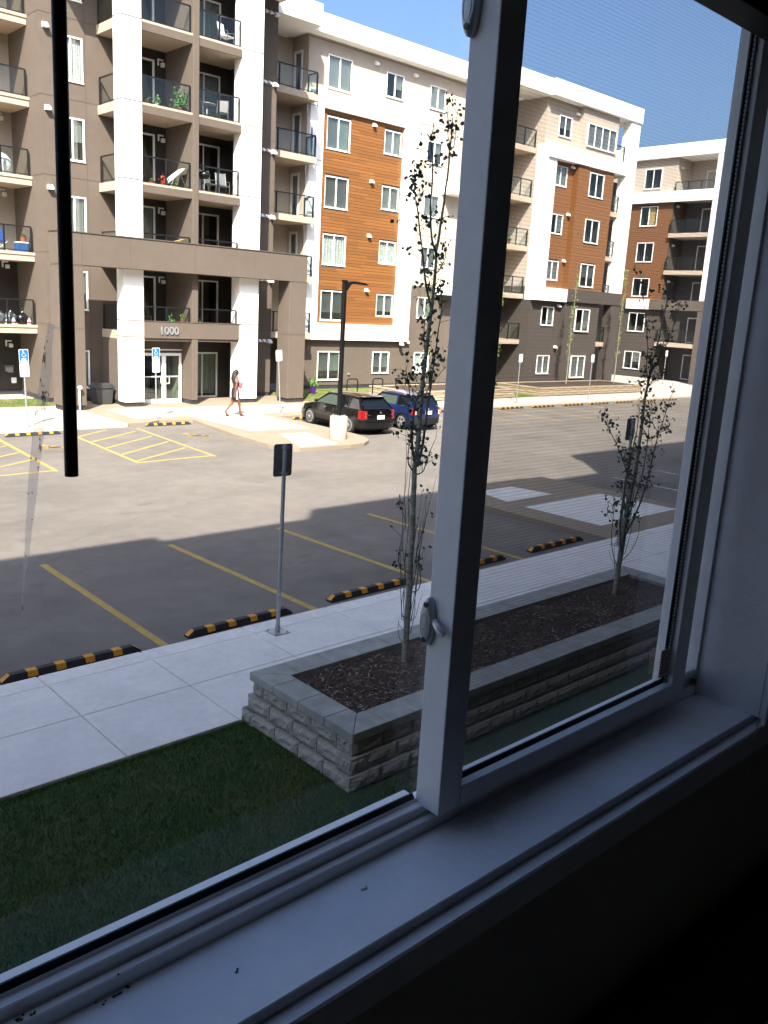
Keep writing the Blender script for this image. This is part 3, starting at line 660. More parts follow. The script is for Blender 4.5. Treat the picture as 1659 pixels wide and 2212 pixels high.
# -- stack right of the tower (C)
b = MB(); b.quad((25.13, 39.56, 3), (28.73, 39.56, 3), (28.73, 39.56, 18.3), (25.13, 39.56, 18.3)); b.build('recess_wall', 'beige', AB)
b = MB(); b.quad((25.13, 39.56, .3), (28.73, 39.56, .3), (28.73, 39.56, 3), (25.13, 39.56, 3)); b.quad((28.74, 38.2, .3), (28.74, 38.2, 2.83), (28.74, 39.56, 2.83), (28.74, 39.56, .3)); b.build('recess_wall', 'brown', AB)
b = MB(); cutwall(b, 'x', 28.73, 38.2, 39.56, 2.83, 18.3, [(38.68, 39.45, T[k]+.05, T[k]+2.32) for k in range(1, 6)], .12, 1); b.build('recess_side_wall', 'beige', AB)
for k in range(1, 6):
    d = window(AB, .77, 2.27, (28.73, 39.45, T[k]+.05), -pi/2, 'grey:.7', 1, frame=.13, name='balcony_door', door=True)
    s = MB().box(25.14, 28.76, 37.3, 39.55, T[k]-.30, T[k]).build('balcony', 'tan', AB)
    railing(s, [(25.2, 37.37), (28.70, 37.37)], T[k], 1.17); railing(s, [(28.70, 37.40), (28.70, 38.12)], T[k], 2)
    MB().box(26.9, 27.0, 39.46, 39.55, T[k]+2.35, T[k]+2.5).build('wall_light', 'hood', AB)
MB().box(25.05, 28.32, 36.6, 40, 17.86, 18.84).build('roof', 'white', AB, bevel=.01)
# -- wood panel section (D)
ZH = [2.19, 5.48, 8.43, 11.38, 14.32, 17.27]
wins = []
for z in ZH: wins += [(29.97, 31.60, z-1.6, z, 1), (34.05, 35.37, z-1.25, z, 2), (37.46, 38.75, z-1.24, z, 3)]
hl = [w_[:4] for w_ in wins]
b = MB(); cutwall(b, 'y', Yw, 28.73, 45.4, 15.2, 18.3, hl); cutwall(b, 'y', Yw, 36.6, 45.4, 6.12, 15.2, hl); b.build('wall', 'beige', AB)
b = MB(); cutwall(b, 'y', Yw, 28.73, 45.4, .3, 2.9, hl); cutwall(b, 'y', Yw, 36.6, 45.4, 2.9, 6.12, hl); b.build('wall', 'brown', AB)
MB().box(28.75, 45.3, 38.23, 38.4, 0, .3).build('plinth', 'plinth', AB)
b = MB(); cutwall(b, 'y', 38.12, 28.75, 36.6, 2.9, 15.4, hl, .2); b.build('panel_backing', 'brown2', AB)
jj = MB()
for z in (15.12, 12.02, 9.02): jj.box(36.6, 41, 38.194, 38.21, z, z+.025)
jj.box(28.75, 41.2, 38.193, 38.21, 17.82, 17.85); split_boxes(jj, 'joint', 'jointw', AB)
# white surround
fr = MB(); fr.box(28.74, 36.60, 37.9, 38.19, 14.62, 15.42); fr.box(28.74, 36.60, 37.9, 38.19, 2.83, 3.72); fr.box(28.74, 29.62, 37.9, 38.19, 3.72, 14.62); fr.box(35.46, 36.60, 37.9, 38.19, 3.72, 14.62)
sr = fr.build('white_surround', 'white', AB)
jj = MB()
for z in (14.58, 12.0, 9.08, 6.12): jj.box(28.735, 29.62, 37.894, 37.91, z, z+.025); jj.box(35.46, 36.605, 37.894, 37.91, z, z+.025)
jj.box(29.5, 36.6, 37.894, 37.91, 3.60, 3.62); split_boxes(jj, 'joint', 'jointw', sr)
sts = {1: ['blind:.68', 'grey:.75', 'curtain', 'grey', 'split', 'blind'], 2: ['split:.75', 'blind:.8', 'curtain', 'blind', 'blind', 'half:.6'], 3: ['curtain', 'blind', 'grey', 'blind', 'half:.5', 'blind']}
for i, (x0, x1, z0, z1, c_) in enumerate(wins):
    st = sts[c_][i//3]; y = 38.14 if (c_ < 3 and 2.9 < z1 < 15) else Yw
    if c_ == 1 and z1 < 3: st = 'split:.7'
    window(AB, x1-x0, z1-z0, (x0, y-.02, z0), 0, st)
# planks
rows = 66; z0 = 3.722; dz = (14.617-z0)/rows; pr = random.Random(21)
for r_ in range(rows):
    za = z0+r_*dz; zb = za+dz-.014
    cuts = [29.622]; x = 29.622+pr.uniform(.6, 3.2)
    while x < 35.2: cuts.append(x); x += pr.choice([2.4, 3.0, 3.66, 1.8])
    cuts.append(35.458)
    segs = []
    for a, c_ in zip(cuts[:-1], cuts[1:]):
        iv = [(a, c_)]
        for (hx0, hx1, hz0, hz1, _) in wins:
            if hx0 > 36: continue
            if zb > hz0+.01 and za < hz1-.01:
                nv = []
                for p, q_ in iv:
                    if hx1 <= p or hx0 >= q_: nv.append((p, q_))
                    else:
                        if p < hx0: nv.append((p, hx0))
                        if q_ > hx1: nv.append((hx1, q_))
                iv = nv
        segs += iv
    for a, c_ in segs:
        if c_-a < .03: continue
        cx = (a+c_)/2; y1 = 38.118; y0 = 38.085+pr.uniform(-.002, .002)
        m_ = MB().box(a+.002-cx, c_-.002-cx, y0-38.1, y1-38.1, za-za, zb-za)
        o = m_.build('plank', 'wood', None); o.parent = AB; o.location = (cx-30, 38.1-38, za)
for z in (14.48, 11.58, 8.70, 5.74): hood(AB, 33.1, 38.1, z, n=1)
for x, z in ((33.15, 17.6), (36.1, 17.6)): hood(AB, x, Yw, z)
hood(AB, 35.95, 37.95, 2.80); hood(AB, 36.65, Yw, 2.9); MB().box(32.2, 32.34, 38.12, 38.2, .86, .98).build('hose_tap', 'steel', AB)
MB().box(28.33, 43.5, 37.55, 40, 17.95, 18.86).build('roof', 'white', AB, bevel=.01)
# -- E: projecting bays and balconies in the inner corner
for z0, z1 in ((11.52, 12.2), (5.70, 6.12)): MB().box(38.95, 42.0, 37.25, 38.19, z0, z1).build('bay_ledge', 'white', AB)
b = MB(); cutwall(b, 'x', 45.4, 35.9, 38.2, 6.6, 18.1, [], .1, 1); b.build('side_wall', 'beige', AB)
b = MB(); cutwall(b, 'x', 45.4, 35.9, 38.2, .3, 6.6, [], .1, 1); b.build('side_wall', 'brown2', AB)
for k in range(1, 6):
    s = MB().box(42.0, 45.39, 36.5, 38.19, T[k]-.3, T[k]).build('balcony', 'tan', AB)
    railing(s, [(42.1, 36.56), (45.3, 36.56)], T[k], 1.1)
    window(AB, 1.6, 2.1, (42.6, 38.19, T[k]+.05), 0, 'none', 2, name='sliding_door', door=True, frame=.07, gl='doorglass')
MB().box(40.5, 45.2, 35.5, 37.54, 17.86, 18.8).build('roof', 'white', AB)
# -- F: wood clad end section
Yf = 35.9
fw = []
for z in (17.06, 14.14, 11.22, 8.32, 5.41, 2.23): fw.append((46.65, 47.97, z-1.22, z, 'a'))
for z in (14.11, 11.21, 8.35, 5.39, 2.25): fw.append((49.93, 51.55, z-1.5, z, 'b'))
fw.append((49.2, 52.48, 15.6, 17.0, 'c'))
ha = [f_[:4] for f_ in fw if f_[4] == 'a']; hb = [f_[:4] for f_ in fw if f_[4] != 'a']
b = MB(); cutwall(b, 'y', Yf, 45.4, 48.7, 15.2, 18.1, ha); cutwall(b, 'y', 35.55, 48.7, 52.7, 15.2, 18.1, hb); b.quad((48.7, 35.55, 15.2), (48.7, 35.55, 18.1), (48.7, 35.9, 18.1), (48.7, 35.9, 15.2)); b.build('wall', 'beige', AB)
b = MB(); cutwall(b, 'y', Yf, 45.4, 48.7, .3, 5.8, ha); cutwall(b, 'y', 35.55, 48.7, 52.7, .3, 5.8, hb); b.quad((48.7, 35.55, .3), (48.7, 35.55, 5.8), (48.7, 35.9, 5.8), (48.7, 35.9, .3)); b.build('wall', 'brown2', AB)
# wood: thin lapped boards as one part (too fine to tell apart at this distance)
def clad(name, x0, x1, y, z0, z1, holes, side=None):
    """lapped boards, split at windows"""
    mb = MB(); n = int((z1-z0)/.165); d = (z1-z0)/n
    for i in range(n):
        za = z0+i*d; zb = za+d-.015; iv = [(x0, x1)]
        for hx0, hx1, hz0, hz1 in holes:
            if zb > hz0+.01 and za < hz1-.01:
                nv = []
                for p, q_ in iv:
                    if hx1 <= p or hx0 >= q_: nv.append((p, q_))
                    else:
                        if p < hx0: nv.append((p, hx0))
                        if q_ > hx1: nv.append((hx1, q_))
                iv = nv
        for p, q_ in iv:
            if side: mb.box(y, y+.05, p, q_, za, zb)
            else: mb.box(p, q_, y, y+.05, za, zb)
    return mb
o = clad('c', 46.34, 48.69, Yf-.02, 6.62, 14.4, ha).build('wood_cladding', 'wood2', AB, kind='stuff')
o = clad('c', 48.68, 52.7, 35.50, 6.62, 14.4, hb).build('wood_cladding', 'wood2', AB, kind='stuff')
MB().box(48.62, 48.679, 35.50, Yf-.021, 6.62, 14.4).build('wood_corner', 'wood', AB)
b = MB(); cutwall(b, 'y', Yf+.031, 45.4, 48.7, 5.8, 15.2, ha); cutwall(b, 'y', 35.551, 48.7, 52.7, 5.8, 15.2, hb); b.build('panel_backing', 'brown2', AB)
for f_ in fw:
    yy = Yf-.03 if f_[4] == 'a' else 35.48
    window(AB, f_[1]-f_[0], f_[3]-f_[2], (f_[0], yy, f_[2]), 0, pr.choice(['none', 'half:.9', 'grey:.6', 'blind']) if f_[4] != 'c' else 'blind', 4 if f_[4] == 'c' else 2)
fr = MB(); fr.box(45.385, 55.0, 35.35, 36.4, 14.4, 15.2); fr.box(45.385, 46.33, 35.5, 36.4, 6.6, 14.4); fr.box(45.385, 48.7, 35.45, 36.4, 5.77, 6.6); fr.build('white_surround', 'white', AB)
MB().box(48.703, 55.0, 35.35, 35.9, 5.8, 6.62).build('brown_band', 'brown2', AB)
for z in (17.5, 14.3, 11.4, 8.5, 5.6, 2.9): hood(AB, 48.3, Yf-.03, z)
for z0, z1 in ((6.62, 14.4), (15.2, 17.88)): MB().box(53.9, 55.0, 35.36, 36.0, z0, z1).build('column', 'white', AB)
MB().box(53.9, 55.0, 35.4, 36.0, .3, 5.8).build('column', 'brown2', AB)
MB().box(52.2, 52.7, 35.6, 38.2, .3, 18.1).build('side_wall', 'beige', AB)
b = MB(); b.quad((52.7, 37.6, .3), (56.4, 37.6, .3), (56.4, 37.6, 14.4), (52.7, 37.6, 14.4)); b.build('recess_wall', 'brown2', AB)
for k in (1, 2, 3, 4):
    s = MB().box(52.71, 55.2, 35.7, 37.59, T[k]-.3, T[k]).build('balcony', 'tan', AB)
    railing(s, [(52.8, 35.76), (53.88, 35.76)], T[k], 1.0)
    window(AB, 1.4, 2.05, (53.0, 37.59, T[k]+.05), 0, 'none', 2, name='sliding_door', door=True, frame=.07, gl='doorglass')
s = MB().box(52.71, 55.2, 36.41, 37.59, 14.5, 15.2).build('balcony', 'tan', AB); railing(s, [(52.8, 35.7), (53.88, 35.7)], 15.2, 1.0)
MB().box(45.19, 55.05, 35.25, 38.3, 17.87, 18.80).build('roof', 'white', AB, bevel=.01)
MB().box(45.6, 55.0, 35.95, 36.3, 0, .3).build('plinth', 'plinth', AB)
MB().box(52.9, 53.6, 36.4, 37.2, .1, .6).build('recess_step', 'soffit', AB)

# ---------------------------------------------------------------- far wing (H)
HB = thing('apartment_building', 'farther wood and white apartment block at right with corner balconies facing the lot', 'building', (72, 40, 0))
hw = [(40.75, 42.33, z0, z1) for z0, z1 in ((15.61, 17.19), (12.65, 14.23), (9.74, 11.32), (6.9, 8.42), (3.96, 5.53), (.76, 2.25))]
b = MB(); cutwall(b, 'x', 67.4, 39.4, 52, 15.2, 18, hw, .14, 1); b.build('wall', 'beige', HB)
b = MB(); cutwall(b, 'x', 67.4, 39.4, 52, .0, 6.0, hw, .14, 1); b.build('wall', 'brown2', HB)
b = MB(); cutwall(b, 'x', 67.43, 39.4, 52, 6.0, 15.2, hw, .14, 1); b.build('panel_backing', 'brown2', HB)
clad('c', 39.4, 52, 67.37, 6.0, 14.5, hw, side=True).build('wood_cladding', 'wood2', HB, kind='stuff')
for (y0, y1, z0, z1), st in zip(hw, ('none', 'ochre', 'none', 'none', 'none', 'half:.6')): window(HB, y1-y0, z1-z0, (67.35, y1, z0), -pi/2, st, 2)
b = MB(); b.quad((67.4, 39.4, 15.2), (69.6, 39.4, 15.2), (69.6, 39.4, 18), (67.4, 39.4, 18)); b.quad((69.6, 35.9, 15.2), (69.6, 39.4, 15.2), (69.6, 39.4, 18), (69.6, 35.9, 18)); b.build('recess_wall', 'beige', HB)
b = MB(); b.quad((67.4, 39.4, 0), (69.6, 39.4, 0), (69.6, 39.4, 15.2), (67.4, 39.4, 15.2)); b.quad((69.6, 35.9, 0), (69.6, 39.4, 0), (69.6, 39.4, 15.2), (69.6, 35.9, 15.2)); b.build('recess_wall', 'brown2', HB)
b = MB(); cutwall(b, 'y', 36.0, 69.6, 84, 0, 6.0, []); b.build('wall', 'brown2', HB); clad('c', 69.6, 84, 35.97, 6.0, 14.5, []).build('wood_cladding', 'wood2', HB, kind='stuff'); b = MB(); cutwall(b, 'y', 36.0, 69.6, 84, 14.5, 18, []); b.build('wall', 'beige', HB)
MB().box(67.0, 84.5, 35.2, 52, 17.92, 18.9).build('roof', 'white', HB)
MB().box(67.02, 67.39, 35.93, 52, 14.47, 15.3).build('white_band', 'white', HB); MB().box(67.02, 69.9, 34.9, 35.929, 14.47, 15.3).build('white_band', 'white', HB)
MB().box(67.02, 67.38, 35.93, 40.3, 5.86, 6.68).build('brown_band', 'brown', HB); MB().box(67.02, 69.9, 34.9, 35.929, 5.86, 6.68).build('brown_band', 'brown', HB); MB().box(67.1, 67.38, 40.303, 42.6, 5.86, 6.68).build('white_box', 'white', HB)
for z0, z1, m_ in ((0, 5.86, 'brown'), (6.68, 14.47, 'white'), (15.3, 17.92, 'white')): MB().box(67.05, 67.85, 35.0, 35.85, z0, z1).build('column', m_, HB)
for k in (1, 3, 4, 5):
    s = MB().box(67.1, 69.59, 35.3, 39.39, T[k]-.33, T[k]).build('balcony', 'tan', HB); railing(s, [(67.17, 39.3), (67.17, 35.9)], T[k], 1.15)
    if k == 5: pass
for k in range(6): window(HB, 1.7, 2.1, (69.6, 38.0, (T[k] if k else .1)+.05), -pi/2, 'none', 2, name='sliding_door', door=True, frame=.08, gl='doorglass')
for z in (17.3, 14.3, 11.2, 8.3): hood(HB, 67.9, 39.39, z)

# ---------------------------------------------------------------- own building outside (casts the long shadow over the near stalls)
OB = thing('apartment_building', 'brown apartment building this window belongs to, its roof edge shading the near stalls', 'building', (0, 0, 0))
b = MB(); cutwall(b, 'y', 1.08, -34, 13.0, 0, 18.3, [(-.12, 2.10, CAMZ-.97, CAMZ+.79)], .14, -1); b.quad((13.0, 1.08, 0), (13.0, 3.7, 0), (13.0, 3.7, 18.3), (13.0, 1.08, 18.3)); b.quad((13.0, 3.7, 0), (70, 3.7, 0), (70, 3.7, 18.3), (13.0, 3.7, 18.3)); b.build('wall', 'brown', OB)
rf = MB(); zt = 18.5
for x0, x1, y1 in ((-34, -4.4, 1.45), (-4.4, -.2, 1.12), (-.2, 8.6, 1.8), (8.6, 13.0, 1.3), (13.0, 32, 3.92), (32, 70, 3.7)): rf.box(x0, x1, -16, y1, 17.6, zt)
rf.build('roof', 'white', OB)
b = MB(); b.quad((-34, -16, 0), (70, -16, 0), (70, -16, 18), (-34, -16, 18)); b.quad((-34, -16, 0), (-34, 1.08, 0), (-34, 1.08, 18), (-34, -16, 18)); b.quad((70, -16, 0), (70, 3.7, 0), (70, 3.7, 18), (70, -16, 18)); b.build('rear_wall', 'brown', OB)

# ---------------------------------------------------------------- wheel stops
def wheelstop():
    t = thing('wheel_stop', 'black rubber wheel stop with yellow patches', 'wheel stop')
    L_ = .91; pf = [(-.075, 0), (.075, 0), (.072, .03), (.045, .10), (-.045, .10), (-.072, .03)]
    b = MB(); n = len(pf); xs = [(-L_, .0, 1), (-L_+.001, .0, 1), (-L_+.10, 1, 1), (L_-.10, 1, 1), (L_, 0, 1)]
    def ring(x, k): return [(x, p[0], p[1] if k or p[1] <= .031 else .032) for p in pf]
    rs = [ring(-L_, 0), ring(-L_+.10, 1), ring(L_-.10, 1), ring(L_, 0)]
    for r_ in rs: b.v += r_
    for i in range(3):
        for j in range(n): j2 = (j+1) % n; b.f.append((i*n+j, i*n+j2, (i+1)*n+j2, (i+1)*n+j))
    b.f.append(tuple(range(n-1, -1, -1))); b.f.append(tuple(3*n+j for j in range(n)))
    b.build('body', 'rubber', t)
    e = .0025
    for xc in (-.54, -.18, .20, .58):
        s = MB()
        for a, c_ in (((-.045-e, .10+e), (.045+e, .10+e)), ((-.072-e, .032), (-.045-e, .10+e)), ((.045+e, .10+e), (.072+e, .032))):
            s.quad((xc-.064, *a), (xc+.064, *a), (xc+.064, *c_), (xc-.064, *c_))
        s.build('yellow_patch', 'yellow', t)
    for sg in (-1, 1):
        s = MB(); s.quad((sg*(L_+.002), -.05, .034), (sg*(L_+.002), .05, .034), (sg*(L_-.098), .04, .103), (sg*(L_-.098), -.04, .103)); s.build('yellow_end_patch', 'yellow', t)
    return t
ws0 = wheelstop(); first = True
GN = 'wheel stops along the near stalls'; GF = 'wheel stops along the far row'
wsl = [((1.60, 10.14), 'nearest black and yellow wheel stop at lower left by the sidewalk', GN), ((4.17, 10.14), 'black and yellow wheel stop left of the first yellow stall line end', GN), ((6.74, 10.20), 'black and yellow wheel stop right behind the grey sign post base', GN),
 ((9.38, 10.27), 'black and yellow wheel stop behind the near slender tree trunk', GN), ((12.05, 10.32), 'black and yellow wheel stop partly hidden by the window stile', GN), ((14.72, 10.36), 'black and yellow wheel stop beside the shaded kerbed island', GN),
 ((10.55, 28.35), 'far wheel stop in front of the leftmost blue accessible sign', GF), ((15.78, 28.95), 'far wheel stop below the second blue accessible sign at the plaza kerb', GF), ((22.25, 28.68), 'far wheel stop under the nose of the black car', GF), ((24.7, 28.5), 'far wheel stop under the nose of the blue car', GF),
 ((27.3, 28.45), 'far wheel stop in the empty stall just right of the blue car', GF), ((29.95, 28.4), 'far wheel stop two stalls right of the blue car', GF), ((32.5, 28.35), 'far wheel stop hidden behind the window stile edge', GF), ((35.05, 28.3), 'leftmost far wheel stop seen through the screened pane', GF), ((37.65, 28.25), 'far wheel stop near the first white sign seen through the screen', GF),
 ((40.35, 28.24), 'far wheel stop below the green strip between the planters', GF), ((42.85, 28.22), 'far wheel stop below the second white sign through the screen', GF), ((45.4, 28.2), 'far wheel stop left of the second tree in the screened pane', GF), ((48.0, 28.2), 'far wheel stop behind the second tree trunk', GF), ((50.6, 28.2), 'rightmost far wheel stop beyond the second tree', GF)]
for i, ((x, y), lab, gr) in enumerate(wsl):
    if i == 0: ws0.location = (x, y, .001); ws0['label'] = lab; ws0['group'] = gr
    else: dup(ws0, (x, y, .001), radians(R.uniform(-1.6, 1.6)) if i < 8 else radians(R.uniform(-.8, .8)), lab, gr)

# ---------------------------------------------------------------- signs
def rrect(w_, h_, r_, y0, y1, zc, n=4):
    pts = []
    for cx, cz, a in ((w_/2-r_, h_/2-r_, 0), (-w_/2+r_, h_/2-r_, 90), (-w_/2+r_, -h_/2+r_, 180), (w_/2-r_, -h_/2+r_, 270)):
        for i in range(n+1): t = radians(a+90*i/n); pts.append((cx+r_*cos(t), zc+cz+r_*sin(t)))
    return MB().prism(pts, 'y', y0, y1)
def signpost(label, loc, kind, top=2.8, rz=0, lean=0.0, group=None, back=False):
    t = thing('parking_sign', label, 'sign', loc, group)
    z = loc[2]
    s = -1 if not back else 1
    MB().tube([(0, 0, 0), (0, 0, top-z-.01)], .03, 10).build('post', 'steel', None, smooth=True).parent = t
    b = MB().box(-.13, .13, -.13, .13, 0, .012)
    for x in (-.1, .1):
        for y in (-.1, .1): b.lathe([(.014, .012), (.014, .03)], 6, (x, y, 0))
    b.tube([(0, 0, .01), (0, 0, .1)], .04, 10); b.build('base_plate', 'steel', None).parent = t
    zt = top-z
    def plate(zc, h_, fm, edge, lines, sym=False, em='signgreen'):
        y = s*.036; p = rrect(.31, h_, .035, y-.002, y+.002, zc); o = p.build('sign_plate', 'steeld' if back else edge, None); o.parent = t
        yf = y+s*.0035
        q_ = rrect(.285, h_-.03, .028, yf-.001, yf+.001, zc).build('sign_face', fm, None); q_.parent = o
        for (tx, sz, dz_) in lines:
            m_ = textmesh(tx, sz, em, None, (0, 0, 0), ext=.0008, name='lettering', align='CENTER', bold=.002, sx=.9)
            m_.parent = o; m_.location = (0, yf+s*.003, zc+dz_); 
            if back: m_.rotation_euler = (pi/2, 0, pi)
        if sym:
            w_ = wheelchair(0, 0, .22, 's', z0=0); v2 = [(a*(1 if not back else -1), yf+s*.003, zc+.075+b_) for a, b_, c_ in w_.v]; mm = MB(); mm.v = v2; mm.f = w_.f
            so_ = mm.build('wheelchair_symbol', 'signwhite', None); so_.parent = o
        bb = MB()
        for dz_ in (-h_/2+.05, h_/2-.05): bb.box(-.04, .04, -.036, .034, zc+dz_-.01, zc+dz_+.01)
        bb.build('bracket', 'steel', None).parent = t
    if kind == 'access':
        plate(zt-.23, .45, 'signblue', 'signwhite', [('PERMIT', .052, -.115), ('REQUIRED', .052, -.175)], True, em='signwhite'); plate(zt-.69, .45, 'signwhite', 'signwhite', [('VISITOR', .062, .08), ('PARKING', .062, -.01), ('ONLY', .062, -.10)])
    else:
        plate(zt-.225, .45, 'signwhite', 'signwhite', [('VISITOR', .055, .10), ('PARKING', .055, .02), ('ONLY', .055, -.06), ('>', .06, -.16)] )
    t.rotation_euler = (radians(lean) if False else 0, radians(lean), rz)
    return t
GS = 'signs on galvanised posts around the lot'
signpost('leftmost blue wheelchair permit sign over a white visitor parking sign on a steel post', (10.80, 29.5, .12), 'access', 2.72, lean=-1.2, group=GS)
signpost('blue wheelchair sign over a white sign on a post before the entrance doors', (15.77, 29.84, .12), 'access', 2.8, lean=-.6, group=GS)
signpost('white sign on a leaning post just right of the walking woman', (21.41, 29.67, .12), 'visitor', 2.78, lean=-4.0, group=GS)
signpost('white visitor parking sign left of the green patch in the screened pane', (37.07, 29.62, .12), 'visitor', 2.72, group=GS)
signpost('white visitor parking sign in front of the low window in the screened pane', (43.9, 29.7, .12), 'visitor', 2.72, group=GS)
signpost('white sign on a post before the far wing balconies', (62.6, 35.6, .12), 'visitor', 2.7, group=GS)
signpost('white sign standing behind the slender aspen by the parked blue car', (31.9, 29.4, .12), 'visitor', 2.75, group=GS)
signpost('back of a grey sign on a galvanised post rising from the near sidewalk', (6.84, 9.40, .12), 'visitor', 2.83, lean=.8, group=GS, back=True)
signpost('back of a second grey sign behind the right hand tree, through the screen', (15.60, 9.42, .12), 'visitor', 2.80, group=GS, back=True)

# ---------------------------------------------------------------- light pole
lp = thing('parking_light', 'black parking lot light pole bolted to a round concrete base beside the black car', 'street lamp', (19.35, 23.30, .12))
MB().lathe([(.30, -.02), (.31, 0), (.31, .78), (.295, .80), (0.01, .80)], 28, (19.35, 23.30, .12)).build('concrete_base', 'conc', lp, smooth=True)
MB().box(19.24, 19.46, 23.19, 23.41, .925, .945).build('base_plate', 'steel', lp)
b = MB()
for x in (19.20, 19.50):
    for y in (23.15, 23.45): b.lathe([(.014, 0), (.014, .07)], 6, (x, y, .92))
b.build('anchor_bolts', 'steel', lp)
MB().box(19.285, 19.415, 23.235, 23.365, .946, 5.50).build('pole', 'pole', lp, bevel=.012)
hx = 19.415
MB().prism([(hx, 5.42), (hx+.07, 5.50), (hx+.3, 5.54), (hx+.75, 5.51), (hx+.96, 5.455), (hx+.88, 5.435), (hx+.3, 5.46), (hx+.14, 5.42), (hx+.05, 5.30), (hx, 5.22)][::-1], 'y', 23.19, 23.41).build('lamp_head', 'pole', lp)
MB().box(hx-.14, hx+.01, 23.22, 23.38, 5.50, 5.56).build('pole_cap', 'pole', lp)
for o in lp.children: pass

# ---------------------------------------------------------------- bike racks
br = thing('bike_rack', 'black steel hoop bike rack nearest the light pole on the lawn', 'bike rack', (0, 0, 0), 'bike hoops on the lawn behind the cars')
MB().tube([(-.36, 0, 0), (-.36, 0, .78), (-.33, 0, .86), (-.26, 0, .9), (.26, 0, .9), (.33, 0, .86), (.36, 0, .78), (.36, 0, 0)], .03, 8).build('hoop', 'pole', br, smooth=True)
for x in (-.36, .36): MB().lathe([(.07, 0), (.07, .012)], 12, (x, 0, 0)).build('foot_plate', 'pole', br)
rk = [at(712, 852, 35.3), at(752, 856, 34.9), at(792, 856, 35.2)]
labs = ['leftmost black hoop bike rack beside the light pole', 'middle black hoop bike rack behind the black car roof', 'rightmost black hoop bike rack behind the blue car roof']
for i, x in enumerate((29.55, 31.35, 33.05)):
    o = br if i == 0 else dup(br, (0, 0, 0)); o.location = (x, 34.6, .10); o['label'] = labs[i]

